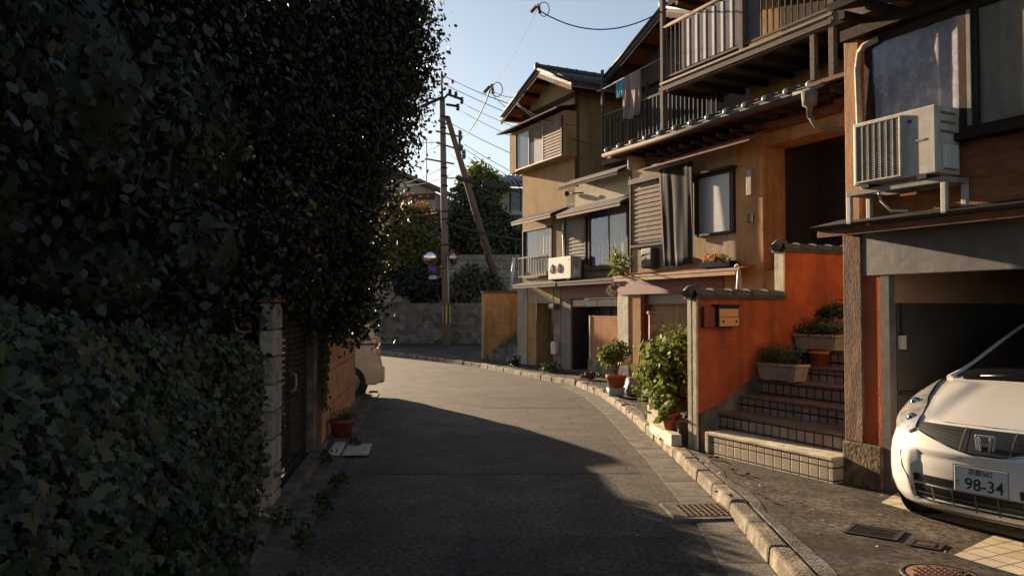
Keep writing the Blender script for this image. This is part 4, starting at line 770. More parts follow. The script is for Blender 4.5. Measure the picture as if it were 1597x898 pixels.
# yellow wall with steps beyond
yw = hframe(F3, 'garden_wall', 'yellow rendered wall end with dark cap at the foot of the far steps', 'wall', loc=F3.O)
xA, xB = u(752), u(760); 
b = MB(); b.box(F3.px(753, 500)[0], F3.px(753, 500)[0]+.2, -.05, 2.6, .05, 2.25); b.build('wall_body', YEL, yw); B('wall_cap', TILE, yw, (F3.px(753, 500)[0]-.04, F3.px(753, 500)[0]+.24, -.09, 2.65, 2.251, 2.31))
B('wall_return', YEL, yw, (F3.px(753, 500)[0]+.2, w0-.05, 1.9, 2.1, .05, 2.25)); B('wall_cap', TILE, yw, (F3.px(753, 500)[0]+.2, w0-.05, 1.86, 2.14, 2.251, 2.31))
fx = F3.px(753, 500)[0]+.2
wlm = B('lantern', METD, yw, (fx+.75, fx+.98, 1.78, 1.899, 1.55, 1.78), bevel=.01); B('lamp_glass', WHTD, wlm, (fx+.79, fx+.94, 1.76, 1.779, 1.60, 1.72), bevel=.01)
fs = hframe(F3, 'stone_steps', 'grey stone steps climbing behind the yellow wall at the bend', 'staircase')
for i in range(7): B('step', CONCD, fs, (fx+.05, w0-.02, .05+.24*i, .05+.24*(i+1)+.02 if i < 6 else 1.88, .05, .28+.17*i), bevel=.01)

# =================================================================== PLANTS AND SMALL THINGS ON THE RIGHT PAVEMENT
bed = thing('plant_bed', 'low plant bed edged with grey tiled blocks before the yellow garage wall', 'planter', (2.00, 10.3, .1), R(2))
B('edging', brickmat('bed_block', (.24, .18, .14), (.20, .15, .12), (.09, .07, .055), .2, .15, .012, .8, .6, plane='yz'), bed, (-.10, .02, -1.0, .78, 0, .26), (.021, .8, .66, .78, 0, .26), bevel=.006)
B('earth', SOIL, bed, (.021, .8, -1.0, .659, 0, .2)); B('step_block', CREAM, bed, (-.20, -.101, -.75, .15, -.02, .10), (-.22, -.101, -1.15, -.76, -.02, .14), bevel=.006)
shr = tree('leafy_shrub', 'bushy sunlit green shrub growing against the end of the orange wall', (2.15, 10.1, .28), [((2.02, 10.2, 1.02), (.33, .42, .36)), ((1.93, 10.4, .78), (.30, .40, .28)), ((2.25, 9.8, 1.12), (.32, .35, .30)), ((1.98, 9.9, .58), (.22, .28, .18)), ((1.90, 10.45, 1.0), (.2, .25, .2))], 4600, .085, LEAFL, cat='shrub', r0=.02, shape=OVAL, core=0, per=6, spread=.05, shell=(.25, 1.15))
ptree = thing('potted_tree', 'small round potted tree in a terracotta pot set on a mint green bucket', 'potted plant', (1.88, 14.45, .1))
b = MB(); b.lathe([(.001, 0), (.13, 0), (.17, .17), (.15, .17), (.14, .15), (.001, .15)], 18); b.build('bucket', mat('mint_plastic', (.22, .40, .35), .5, (.17, .3, .27), 8, .5), ptree)
b = MB(); b.lathe([(.001, .155), (.13, .155), (.165, .34), (.185, .34), (.19, .40), (.16, .40), (.15, .37), (.001, .37)], 18); b.build('pot', TERRA, ptree)
b = MB()
for k in range(4): a = k*1.6; b.tube([(0, 0, .37), (.05*math.cos(a), .04*math.sin(a), .55), (.13*math.cos(a+.4), .12*math.sin(a+.4), .78)], [.018, .013, .007], 6)
b.build('stem', BARK, ptree)
P, N = clump_points([((0, 0, .84), (.27, .25, .20)), ((-.12, 0, .72), (.16, .16, .13))], 900, 6, .03, (.4, 1.05)); leaves('crown', P, N, .07, OVAL, LEAFL, ptree)
t = pot('flower_pot', 'terracotta pot tilted on the white block under the green shrub', (1.90, 9.55, .245), .10, .20, TERRA); t.rotation_euler = (R(6), R(-7), 0); herb(t, (0, 0, .22), (.14, .13, .07), 90, .11, LEAFL, OVAL, .02)
t = thing('rubbish_bag', 'pale grey lumpy bag slumped behind the potted tree', 'bag', (2.22, 14.6, .1)); b = MB(); blob(b, (0, 0, .17), (.17, .16, .19), 3); b.build('bag', mat('bag_grey', (.30, .28, .31), .6, (.22, .2, .22), 5, .5), t)
b = MB(); b.tube([(.02, 0, .33), (0, 0, .38), (.03, .01, .42)], [.04, .02, .035], 8); b.build('knot', MC['bag_grey'], t)
t = thing('broom', 'broom leaning upright against the ochre garage pillar', 'broom', (2.42, 15.4, .1)); b = MB(); b.tube([(0, 0, .2), (.10, .12, 1.15)], .012, 7); b.build('handle', WOODR, t); b = MB(); b.hexa([(-.12, -.02, 0), (.12, -.02, 0), (.12, .03, 0), (-.12, .03, 0), (-.05, -.01, .22), (.05, -.01, .22), (.05, .02, .22), (-.05, .02, .22)]); b.build('bristles', WOODD, t)
t = thing('bicycle_helmet_hook', 'white tub hung low on the cream pillar behind the potted tree', 'tub', (2.30, 16.2, .55)); t.name = 'hanging_tub'; b = MB(); b.lathe([(.001, 0), (.10, 0), (.13, .26), (.115, .26), (.09, .02), (.001, .02)], 14); b.build('tub', WHT, t)
# concrete block wall stub and brown partition near garage
t = hframe(F3, 'partition_wall', 'short brown partition wall with pale edge beside the dark garage', 'wall'); xq = F3.px(925, 550, -.1)[0]
B('panel', MC['peach_render'], t, (xq+.06, xq+1.2, -.20, -.12, .35, z(925, 492)), label=None); B('edge', CREAM, t, (xq, xq+.058, -.22, -.10, .1, z(925, 492)), bevel=.005); B('block_base', CONC, t, (xq+.06, xq+1.3, -.30, -.1205, .1, .48), bevel=.01)
gpst = thing('gate_post', 'slim grey concrete gate post behind the green shrub', 'post', (2.10, 11.9, .1)); B('shaft', CONC, gpst, (-.055, .055, -.06, .06, 0, 1.50), bevel=.008); B('post_cap', CONC, gpst, (-.075, .075, -.08, .08, 1.501, 1.55), bevel=.012)
b = MB(); b.tube([(2.10, 11.2, .12), (2.13, 11.1, .55), (2.16, 11.15, .58)], .035, 8); o = b.build('drain_pipe', METL); tag(o, 'short grey standpipe beside the low plant bed', 'pipe')
# scattered litter on the asphalt
P = [(rng.uniform(-1.6, 1.7), rng.uniform(3.5, 16), .006) for i in range(150)]+[(rng.uniform(1.95, 3.2), rng.uniform(4.8, 7.0), .108) for i in range(50)]
o = leaves('fallen_leaves', P, [(0, 0, 1)]*len(P), .032, OVAL, mat('grit_leaf', (.12, .085, .05), .9, (.20, .15, .09), 5, .8, island=.5), None, 0, .35); o['kind'] = 'stuff'
# leaf litter and weeds along the kerb
P = []; 
for i in range(260):
    k = rng.integers(3, 8); a, c = KERB[k], KERB[k+1]; f = rng.random(); P.append((a[0]+(c[0]-a[0])*f+rng.uniform(-.02, .45), a[1]+(c[1]-a[1])*f, .115+rng.uniform(0, .02)))
o = leaves('fallen_leaves', P, [(0, 0, 1)]*len(P), .05, OVAL, mat('dead_leaf', (.16, .07, .035), .8, (.25, .12, .05), 5, .8, island=.4), None, 0, .5); o['kind'] = 'stuff'
def tuft(name, label, loc, r, h, n, m, size, shape=OVAL, group=None, cat='weed'):
    t = thing(name, label, cat, loc, 0, group); P, N = clump_points([((0, 0, h*.45), (r, r, h*.6))], n, 4, .02, (.2, 1.)); P[:, 2] = np.abs(P[:, 2]); leaves('foliage', P, N, size, shape, m, t, -.1, .9); return t
for (x, y, r, h, m, lab) in [(1.98, 11.35, .10, .12, LEAFL, 'tiny yellowish weed at the corner of the plant bed'), (1.72, 18.0, .28, .22, mat('rust_weed', (.14, .05, .03), .7, (.07, .06, .03), 6, .9, island=.4), 'low reddish plants by the kerb at the dark garage'), (1.0, 20.2, .35, .28, LEAFM, 'low dark plants at the foot of the far garage pillar'), (.1, 22.3, .2, .3, LEAFD, 'small dark shrub at the foot of the stone steps')]:
    tuft('weed_tuft', lab, (x, y, .1), r, h, int(300*r/.2), m, .05)
WEEDL = {6.0: 'dark weed at the foot of the near side of the pale block pillar', 5.6: 'weed in the left gutter just short of the pale block pillar', 7.4: 'weed in the gutter before the near half of the garden gate', 9.6: 'weed beside the pale slab in the left gutter', 6.5: 'small weed in the gutter beside the pale block pillar', 8.6: 'weed at the sill of the far half of the garden gate', 4.6: 'weed nearest the picture edge beside the ivy hedge', 11.4: 'farthest weed, past the red pot along the orange wall'}
for (x, y, r) in [(-1.75, 6.0, .14), (-1.45, 5.6, .10), (-1.6, 7.4, .12), (-1.9, 9.6, .11), (-1.55, 6.5, .09), (-2.0, 8.6, .10), (-1.25, 4.6, .1), (-2.35, 11.4, .1)]:
    tuft('weed_tuft', WEEDL[y], (x, y, .02), r, .16, 90, LEAFM, .045, group='weeds in the left gutter')

# =================================================================== CAR
CZ = .10
car = thing('parked_car', 'white compact hatchback nosing out of the garage with plate 98-34', 'car', (0, 0, 0), R(-56))
lxv = Vector((math.cos(R(-56)), math.sin(R(-56)), 0)); lyv = Vector((-math.sin(R(-56)), math.cos(R(-56)), 0))
pc = at(1532, 745, 5.12); car.location = (pc.x+.0*lyv.x, pc.y, CZ)
TBL = [ # z, front y, rear y, half width, corner depth, exponent
 (.17, .20, 3.80, .70, .42, 2.8), (.20, .12, 3.86, .765, .46, 2.8), (.26, .06, 3.90, .80, .50, 2.7), (.34, .03, 3.93, .83, .52, 2.6), (.42, .012, 3.94, .842, .54, 2.5), (.52, .0, 3.94, .848, .56, 2.4), (.60, .012, 3.93, .848, .57, 2.4),
 (.66, .045, 3.92, .847, .58, 2.4), (.72, .085, 3.91, .845, .57, 2.4), (.765, .125, 3.90, .843, .56, 2.45), (.79, .165, 3.90, .84, .54, 2.5), (.83, .28, 3.89, .835, .46, 2.6), (.87, .40, 3.88, .83, .40, 2.8), (.91, .53, 3.87, .82, .34, 3.1), (.95, .68, 3.86, .80, .28, 3.5), (.985, .82, 3.85, .785, .22, 4.), (1.01, .93, 3.84, .77, .2, 4.), (1.025, 1.0, 3.84, .76, .2, 4.),
 (1.06, 1.07, 3.83, .745, .26, 3.4), (1.13, 1.22, 3.81, .725, .30, 3.), (1.22, 1.40, 3.77, .695, .32, 3.), (1.32, 1.60, 3.70, .66, .34, 3.), (1.40, 1.78, 3.62, .63, .34, 3.), (1.46, 1.96, 3.5, .60, .34, 3.), (1.50, 2.18, 3.3, .55, .34, 3.), (1.525, 2.5, 3.0, .40, .2, 3.)]
TA = np.array(TBL)
def crow(zv): return [float(np.interp(zv, TA[:, 0], TA[:, k])) for k in range(1, 6)]
def csurf(zv, s):
    """s in [-1,1]: 0 centre front .. |s|=.6 the corner .. 1 the side back to the tail"""
    yf, yr, w, bdep, n = crow(zv); a = abs(s)
    if a <= .6: ph = (a/.6)*math.pi/2; x = w*math.sin(ph)**(2/n) if ph > 0 else 0; y = yf+bdep*(1-max(0, math.cos(ph))**(2/n))
    else: f = (a-.6)/.4; x = w; y = yf+bdep+(yr-.25-yf-bdep)*f
    return Vector((math.copysign(x, s) if a > 0 else 0, y, zv))
def front_y(zv, x):
    yf, yr, w, bdep, n = crow(zv); r = min(.9999, abs(x)/w); return yf+bdep*(1-(1-r**n)**(1/n))
def dens(z): return z
zz = []
for a, c in zip(TBL[:-1], TBL[1:]):
    for k in range(3): zz.append(a[0]+(c[0]-a[0])*k/3)
zz.append(TBL[-1][0])
def creased(zv, s, P):
    # hood centre panel lines and the dip around the plate
    x, y = P.x, P.y
    if .80 < zv < 1.01: P.z += .012*math.exp(-((abs(x)-.52)/.10)**2)-.006*math.exp(-((abs(x)-.40)/.06)**2)
    if abs(x) < .52 and .24 < zv < .60 and y < .3: P.y += .030*min(1, (.52-abs(x))/.04)*min(1, (.60-zv)/.03)*min(1, (zv-.24)/.03)
    return P
b = MB(); sl_ = [i/40 for i in range(-40, 41)]; vs = []
for zv in zz:
    for s in sl_: vs.append(creased(zv, s, csurf(zv, s)))
ns = len(sl_); fs = [(i*ns+j, i*ns+j+1, (i+1)*ns+j+1, (i+1)*ns+j) for i in range(len(zz)-1) for j in range(ns-1)]
fs += [(i*ns+ns-1, i*ns, (i+1)*ns, (i+1)*ns+ns-1) for i in range(len(zz)-1)]; fs.append(tuple((len(zz)-1)*ns+j for j in range(ns))); fs.append(tuple(range(ns-1, -1, -1)))
PAINT = mat('car_white', (.66, .64, .61), .28, (.62, .60, .57), 4, .3, spec=.5, coat=.8)
b.add(vs, fs, True); body = b.build('body', PAINT, car)
CBLK = mat('car_black', (.012, .012, .013), .35, (.02, .02, .02), 10, .4, spec=.5); CHR = mat('chrome', (.62, .60, .58), .12, (.5, .5, .5), 5, .3, metal=1.)
def overlay(name, m, bot, top, x0, x1, off=.004, parent=car, nx=24, nz=6, smooth=True, th=None):
    """skin patch lying on the front between two outlines bot(x), top(x)"""
    b = MB(); vs = []
    for i in range(nx+1):
        x = x0+(x1-x0)*i/nx
        for j in range(nz+1):
            zv = bot(x)+(top(x)-bot(x))*j/nz; e = .004; y = front_y(zv, x)
            dy = 0
            if abs(x) < .52 and .24 < zv < .60: dy = .030*min(1, (.52-abs(x))/.04)*min(1, (.60-zv)/.03)*min(1, (zv-.24)/.03)
            nx_ = (front_y(zv, x+e)-front_y(zv, x-e))/(2*e); nz_ = (front_y(min(1.5, zv+e), x)-front_y(zv-e, x))/(2*e); N = Vector((nx_, -1, nz_)).normalized()
            vs.append(Vector((x, y+dy, zv))+N*off)
    b.add(vs, [(i*(nz+1)+j, (i+1)*(nz+1)+j, (i+1)*(nz+1)+j+1, i*(nz+1)+j+1) for i in range(nx) for j in range(nz)], smooth); return b.build(name, m, parent)
pw = lambda pts: (lambda x: float(np.interp(x, [p[0] for p in pts], [p[1] for p in pts])))
gt = pw([(-.56, .755), (-.50, .772), (0, .772), (.50, .772), (.56, .755)]); gb = pw([(-.56, .745), (-.46, .71), (-.22, .645), (-.10, .622), (.10, .622), (.22, .645), (.46, .71), (.56, .745)])
gr = overlay('grille', CBLK, gb, gt, -.56, .56, .005); 
for k in range(1, 6): f = k/6; overlay('grille_bar', METD, lambda x: gb(x)+(gt(x)-gb(x))*f, lambda x: gb(x)+(gt(x)-gb(x))*f+.004, -.52, -.16, .009, gr, nz=1); overlay('grille_bar', METD, lambda x: gb(x)+(gt(x)-gb(x))*f, lambda x: gb(x)+(gt(x)-gb(x))*f+.004, .16, .52, .009, gr, nz=1)
overlay('chrome_trim', CHR, lambda x: gb(x)-.007, lambda x: gb(x)+.002, -.56, .56, .009, gr, nz=1)
for sgn in (-1, 1): overlay('grille_wing', METG, lambda x: gb(x), lambda x: gt(x), sgn*.155-.004, sgn*.155+.004, .012, gr, nx=1)
# badge: rounded frame with an H
bb = MB(); yb0 = front_y(.69, 0)-.022
fr = [(-.058, .055), (.058, .055), (.046, -.05), (-.046, -.05)]
for a, c in zip(fr, fr[1:]+fr[:1]): bb.bar((a[0], yb0+(-.02*0), .69+a[1]), (c[0], yb0, .69+c[1]), .012, .012)
bb.bar((-.036, yb0-.003, .738), (-.026, yb0-.003, .648), .014, .012); bb.bar((.036, yb0-.003, .738), (.026, yb0-.003, .648), .014, .012); bb.bar((-.03, yb0-.003, .692), (.03, yb0-.003, .692), .012, .014)
bb.build('emblem', mat('emblem_metal', (.75, .74, .72), .3, (.6, .6, .6), 5, .2, metal=.6), car, bevel=.003)
# lower intake, bars
it = pw([(-.50, .36), (.50, .36)]); ib = pw([(-.50, .27), (-.44, .25), (.44, .25), (.50, .27)])
lo = overlay('lower_intake', CBLK, ib, it, -.50, .50, .004)
for x in (-.36, -.22, -.07, .07, .22, .36): overlay('intake_bar', METG, ib, it, x-.007, x+.007, .014, lo, nx=1)
overlay('intake_bar', METG, lambda x: .306, lambda x: .314, -.49, .49, .016, lo, nz=1)
overlay('intake', CBLK, lambda x: .375, lambda x: .43, -.50, -.20, .004); overlay('intake', CBLK, lambda x: .375, lambda x: .43, .20, .50, .004)
overlay('lip', mat('grey_trim', (.16, .15, .14), .5), lambda x: .185, lambda x: .205, -.62, .62, .006, nz=1)
# panel gaps
def gap(pts, wd=.006, nm='panel_gap', m=None, off=.002):
    b = MB(); P3 = []
    for x, zv in pts: P3.append(Vector((x, front_y(zv, x)-off, zv+.0)))
    b.tube(P3, wd/2, 5); return b.build(nm, m or CBLK, body)
for sg in (-1, 1):
    gap([(sg*.60, .66), (sg*.62, .56), (sg*.60, .46), (sg*.55, .40), (sg*.52, .30)], .008)
gap([(-.58, .785), (-.3, .79), (0, .79), (.3, .79), (.58, .785)], .006)
# headlights wrap the corner: drawn in (s, z)
def head(sg):
    t = [(.225, .725, .80), (.255, .695, .865), (.31, .695, .92), (.36, .70, .955), (.42, .735, .985), (.48, .80, 1.0), (.53, .88, 1.0)]
    def mk(name, m, off, k0, k1, par, inset=0.):
        b = MB(); vs = []; q = 8; n = len(t)*3-2
        for i in range(n):
            f = i/(n-1)*(len(t)-1)*k1+(len(t)-1)*k0*(1-i/(n-1)); s = np.interp(f, range(len(t)), [a[0] for a in t]); lo_ = np.interp(f, range(len(t)), [a[1] for a in t])+inset; hi = np.interp(f, range(len(t)), [a[2] for a in t])-inset
            for j in range(q+1):
                zv = lo_+(hi-lo_)*j/q; P = csurf(zv, sg*s); e = .003
                du_ = csurf(zv, sg*(s+e))-P; dz_ = csurf(zv+e, sg*s)-P; N = du_.cross(dz_).normalized()
                if N.dot(Vector((sg*.7, -.7, .2))) < 0: N = -N
                vs.append(P+N*off)
        b.add(vs, [(i*(q+1)+j, (i+1)*(q+1)+j, (i+1)*(q+1)+j+1, i*(q+1)+j+1) for i in range(n-1) for j in range(q)], True); return b.build(name, m, par)
    h = mk('headlight', mat('lamp_reflector', (.36, .35, .33), .14, (.70, .68, .64), 13, .9, metal=.5), .016, 0, 1, car)
    for (s, zv, r) in ((.275, .775, .055), (.36, .86, .06)):
        P = csurf(zv, sg*s); b = MB(); b.ball((P.x, P.y+.012, P.z), (r*.8, r*.7, r*.8), 8); b.build('lamp', CHR, h)
    P = csurf(.93, sg*.46); b = MB(); b.ball((P.x, P.y, P.z), (.02, .03, .02)); b.build('indicator', mat('amber', (.45, .16, .03), .3), h)
    mk('lamp_edge', CBLK, .011, -.0, 1.0, h, -.007)
    mk('lens', PANE, .028, 0, 1, h)
for sg in (-1, 1): head(sg)
# glass
def band(name, m, z0, z1, s0, s1, off, par=car, n=30, q=8, f=None):
    b = MB(); vs = []
    for i in range(n+1):
        s = s0+(s1-s0)*i/n
        for j in range(q+1):
            zv = z0+(z1-z0)*j/q; P = csurf(zv, s); e = .003; du_ = csurf(zv, s+e)-P; dz_ = csurf(zv+e, s)-P; N = du_.cross(dz_); N.normalize()
            if N.dot(P-Vector((0, 2.2, .9))) < 0: N = -N
            vs.append(P+N*off)
    b.add(vs, [(i*(q+1)+j, (i+1)*(q+1)+j, (i+1)*(q+1)+j+1, i*(q+1)+j+1) for i in range(n) for j in range(q)], True); return b.build(name, m, par)
CG = glassmat('car_glass', (.010, .011, .012), .06)
band('windscreen', CG, 1.035, 1.465, -.40, .40, .012, n=44, q=12)
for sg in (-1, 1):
    q = MB(); q.tube([csurf(zv, sg*.46)+Vector((0, -.004, .0)) for zv in np.linspace(1.02, 1.50, 14)], .030, 8); q.build('windscreen_pillar', mat('pillar_highlight', (.75, .70, .64), .35, (.7, .66, .6), 5, .3, coat=.5), car)  # tube in paler paint draws the highlight line along each pillar
for sg in (-1, 1): band('side_window', CG, 1.06, 1.40, sg*.63, sg*.78, .005); band('side_window', CG, 1.06, 1.38, sg*.79, sg*.93, .005)
b = MB(); b.box(-.62, .62, 1.01, 1.05, 1.028, 1.040); b.build('cowl', CBLK, car)
for x0, x1 in ((-.50, .02), (.0, .52)): b = MB(); b.tube([(x0, 1.05, 1.055), (x0+.2, 1.06, 1.066), (x1, 1.09, 1.085)], .009, 6); b.build('wiper', CBLK, car)
for sg in (-1, 1):
    for yc in (.80, 3.30):
        wq_ = MB(); wq_.lathe([(.24, -.10), (.285, -.08), (.295, 0), (.285, .07), (.20, .09), (.001, .09)], 28, (sg*.76, yc, .295), 'x'); wh = wq_.build('wheel', mat('tyre', (.015, .014, .014), .85, (.03, .03, .03), 12, .5), car)
        q = MB(); q.lathe([(.001, .0), (.19, .0), (.20, .012), (.001, .02)], 24, (sg*.852, yc, .295), 'x'); q.build('rim', METL, wh)
        q = MB(); q.lathe([(.001, 0), (.335, 0), (.335, .003)], 28, (sg*.8465, yc, .31), 'x'); q.build('wheel_arch', CBLK, car)
    q = MB(); q.ball((sg*.80, 1.66, 1.04), (.06, .11, .07)); q.build('door_mirror', PAINT, car)
    q = MB(); q.box(sg*.845-.002, sg*.845+.004, 1.35, 1.356, .35, 1.03); q.box(sg*.845-.002, sg*.845+.004, 2.35, 2.356, .35, 1.03); q.build('door_gap', CBLK, car)
# number plate with its writing
plate = B('number_plate', mat('plate_white', (.60, .60, .58), .45, (.52, .52, .50), 10, .5), car, (-.165, .165, -.026, -.018, .385, .55), bevel=.004)
def text(body_, size, x, zv, y, parent, m, sx=1., name='lettering', ext=.0012):
    c = bpy.data.curves.new(name, 'FONT'); c.body = body_; c.size = size; c.extrude = ext; c.align_x = 'CENTER'; c.align_y = 'CENTER'; c.offset = .0007 if size > .08 else 0
    o = bpy.data.objects.new(name, c); COL.objects.link(o); bpy.context.view_layer.update()
    me = bpy.data.meshes.new_from_object(o.evaluated_get(bpy.context.evaluated_depsgraph_get())); COL.objects.unlink(o); bpy.data.objects.remove(o)
    q = bpy.data.objects.new(name, me); COL.objects.link(q); q.parent = parent; me.materials.clear(); me.materials.append(m); q.location = (x, y, zv); q.rotation_euler = (R(90), 0, 0); q.scale = (sx, 1, 1); return q
INK = mat('plate_ink', (.02, .05, .035), .5)
text('98-34', .105, .022, .436, -.0275, plate, INK, .98); text('\u4eac\u90fd502', .044, .0, .515, -.0275, plate, INK); text('\u3066', .036, -.142, .438, -.0275, plate, INK)
B('plate_rim', METL, plate, (-.17, .17, -.029, -.027, .378, .385), (-.17, .17, -.029, -.027, .55, .557), (-.17, -.165, -.029, -.027, .385, .55), (.165, .17, -.029, -.027, .385, .55))

# =================================================================== LEFT SIDE
def wlx(y): return -1.93-.108*(y-6.5)
WR = math.atan2(.108, 1)   # rotation of the wall line
def wframe(y): return (wlx(y), y, 0)
# local: x away from the road is negative; y along
lw = thing('garden_wall', 'long orange rendered wall with block courses beyond the gate', 'wall', wframe(9.45), WR)
bm_ = brickmat('peach_block', (.56, .34, .19), (.50, .30, .165), (.22, .13, .08), 1.6, .44, .010, .93, .5, plane='yz', vary=.6)
B('wall_body', bm_, lw, (-.16, 0, 0, 4.5, -.05, 1.40), bevel=.01); B('coping', CONCD, lw, (-.19, .03, -.02, 4.52, 1.401, 1.45), bevel=.01)
nw = thing('garden_wall', 'orange rendered wall between the ivy and the pale block pillar', 'wall', wframe(5.0), WR); B('wall_body', bm_, nw, (-.30, -.14, -4.5, 1.42, -.05, 1.27)); B('coping', CONCD, nw, (-.33, -.11, -4.5, 1.42, 1.271, 1.32))
BLKM = brickmat('pillar_block', (.34, .28, .235), (.29, .24, .20), (.09, .07, .055), 3., .225, .014, .92, .8, plane='xz')
gp1 = thing('gate_pillar', 'pale concrete block pillar on the near side of the garden gate', 'pillar', wframe(6.45), WR)
for i in range(8): B('block', mat('concrete_c', (.38, .31, .25), .9, (.2, .16, .13), 7, .8, .8, 60, grime=.3) if i % 2 else mat('concrete_b', (.44, .37, .30), .9, (.24, .20, .16), 9, .7, .8, 60, grime=.3), gp1, (-.12, .0, 0, .38, -.05+.222*i, -.05+.222*i+.208), bevel=.012)
B('mortar', CONCD, gp1, (-.11, -.012, .012, .368, -.04, 1.70)); B('flower_ledge', TERRA, gp1, (-.14, .02, -.01, .40, 1.721, 1.75), bevel=.01)
gp2 = thing('gate_pillar', 'dark weathered pillar with flat cap on the far side of the garden gate', 'pillar', wframe(9.05), WR)
B('shaft', CONCD, gp2, (-.36, -.03, .0, .34, -.05, 1.56), bevel=.012); B('pillar_cap', CONC, gp2, (-.40, .02, -.04, .38, 1.561, 1.64), bevel=.012); B('lamp_base', CONC, gp2, (-.28, -.08, .05, .28, 1.641, 1.72), bevel=.012)
gate = thing('garden_gate', 'dark brown slatted garden gate with a pale handle', 'gate', wframe(6.87), WR)
B('frame', METD, gate, (-.16, -.11, .0, .05, .02, 1.62), (-.16, -.11, 2.10, 2.15, .02, 1.62), (-.16, -.11, .05, 2.10, 1.57, 1.62), (-.16, -.11, .05, 2.10, .02, .07), (-.16, -.11, 1.05, 1.09, .07, 1.57))
b = MB()
for i in range(25): z0 = .08+i*.059; b.hexa([(-.155, .05, z0), (-.145, .05, z0), (-.145, 2.1, z0), (-.155, 2.1, z0), (-.125, .05, z0+.045), (-.115, .05, z0+.045), (-.115, 2.1, z0+.045), (-.125, 2.1, z0+.045)])
b.build('slats', METB, gate); b = MB(); b.tube([(-.11, .98, .86), (-.05, .98, .88), (-.045, .99, .95), (-.05, .99, 1.02), (-.09, 1.02, 1.04)], .014, 8); b.build('handle', METL, gate)
B('gate_step', CONC, gate, (-.5, .08, .0, 2.2, -.03, .045), bevel=.01)
t = thing('stone_slab', 'pale square slab bridging the left gutter by the red pot', 'slab', (-1.93, 9.35, .02), WR); B('slab', mat('pale_slab', (.50, .46, .42), .85, (.36, .33, .29), 8, .6, .4, 50), t, (-.02, .27, -.32, .32, 0, .03), bevel=.008); B('slab_end', MC['pale_slab'], t, (-.17, -.045, -.32, .32, 0, .06), bevel=.008)
t = pot('flower_pot', 'dark red pot with a low green plant at the foot of the left wall', (-2.12, 9.95, .09), .15, .22, mat('red_pot', (.28, .05, .035), .7, (.18, .04, .03), 9, .6), 'flower pot'); herb(t, (0, 0, .25), (.20, .2, .10), 700, .045, LEAFM, BLADE, name='foliage')
# vine on the gate pillar
vine = thing('climbing_vine', 'thin vine trailing down the far gate pillar', 'vine', wframe(9.2), WR)
P = []; 
for i in range(5):
    y0 = rng.uniform(-.05, .4); 
    for k in range(90): zv = 1.6-1.15*k/90*rng.uniform(.6, 1); P.append((.02+rng.uniform(0, .06), y0+.08*math.sin(zv*5+i)+rng.normal(0, .035), zv))
leaves('foliage', P, [(1, -.5, .3)]*len(P), .055, OVAL, LEAFM, vine, .5, .6); b = MB()
for i in range(3): b.tube([(.02, .05+i*.12, 1.65), (.03, .08+i*.12, 1.1), (.02, .05+i*.13, .5)], .006, 5)
b.build('stem', BARK, vine)
# creeper over the top of the far garden wall
cr_ = thing('wall_creeper', 'loose green creeper spilling over the top of the long orange wall', 'creeper', (-2.6, 12.0, 1.45))
P, N = clump_points([((.10, -1.7, .04), (.24, .7, .13)), ((.05, -.4, .05), (.22, .7, .15)), ((.2, -1.0, -.1), (.12, .5, .16))], 1500, 6, .05, (.3, 1.2)); leaves('foliage', P, N, .075, OVAL, LEAFM, cr_, .3, .8)
P, N = clump_points([((.12, -1.0, .02), (.2, .8, .14))], 160, 5, .05, (.3, 1.2)); leaves('young_foliage', P, N, .07, OVAL, LEAFL, cr_, .3, .8)
b = MB(); b.tube([(-.1, -2.2, .03), (0, -1, .05), (-.1, .4, .04), (-.15, 1.5, .05)], .015, 6); b.build('stem', BARK, cr_)
# ivy hedge on the near wall
ivy = thing('ivy_hedge', 'thick ivy hedge covering the near left wall', 'hedge', (-2.0, 3.6, 0))
n = 46000; Y = rng.uniform(.6, 5.45, n); a = rng.uniform(0, 1, n)
def ivy_surf(Y, a):
    top = np.interp(Y, [0, 1.6, 2.4, 3.4, 4.4, 5.2, 5.6, 5.9], [1.9, 1.74, 1.63, 1.53, 1.49, 1.47, 1.40, 1.25]); wx = -1.93-.108*(Y-6.5)
    bulge = np.interp(Y, [0, 2, 4, 5.2, 6.0, 6.4], [.50, .40, .24, .10, .0, .0])
    nz1 = np.array([noise.noise(Vector((y*1.6, q*3.2, 0)))+.5*noise.noise(Vector((y*4.5, q*8, 3))) for y, q in zip(Y, a)])
    f = np.clip(a/.72, 0, 1); g = np.clip((a-.72)/.28, 0, 1)
    lowcut = np.interp(Y, [0, 4.3, 4.6, 5.3], [0, 0, .66, 1.05])
    Z = lowcut+(top-lowcut)*np.sin(f*np.pi/2*.96)**.9+nz1*.06; X = wx+bulge*(1-f**2.2*1.1)-.30*f**3-g*.9+nz1*.15
    return np.stack([X, Y, Z], 1), np.stack([1-g, 0*g-.25, .25+g+f*.3], 1)
P, N = ivy_surf(Y, a); P = P+rng.normal(0, .025, P.shape); P -= np.array([-2.0, 3.6, 0])
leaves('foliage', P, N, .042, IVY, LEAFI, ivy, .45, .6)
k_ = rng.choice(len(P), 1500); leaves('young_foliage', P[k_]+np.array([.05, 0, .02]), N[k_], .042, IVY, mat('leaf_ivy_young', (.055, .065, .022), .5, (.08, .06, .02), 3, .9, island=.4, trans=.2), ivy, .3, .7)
b = MB(); YY = np.linspace(.3, 5.3, 40); AA = np.linspace(0, 1, 16); G, H = np.meshgrid(YY, AA, indexing='ij'); Q, _ = ivy_surf(G.ravel(), H.ravel()); Q[:, 0] -= .10; Q[:, 2] -= .03; Q -= np.array([-2.0, 3.6, 0])
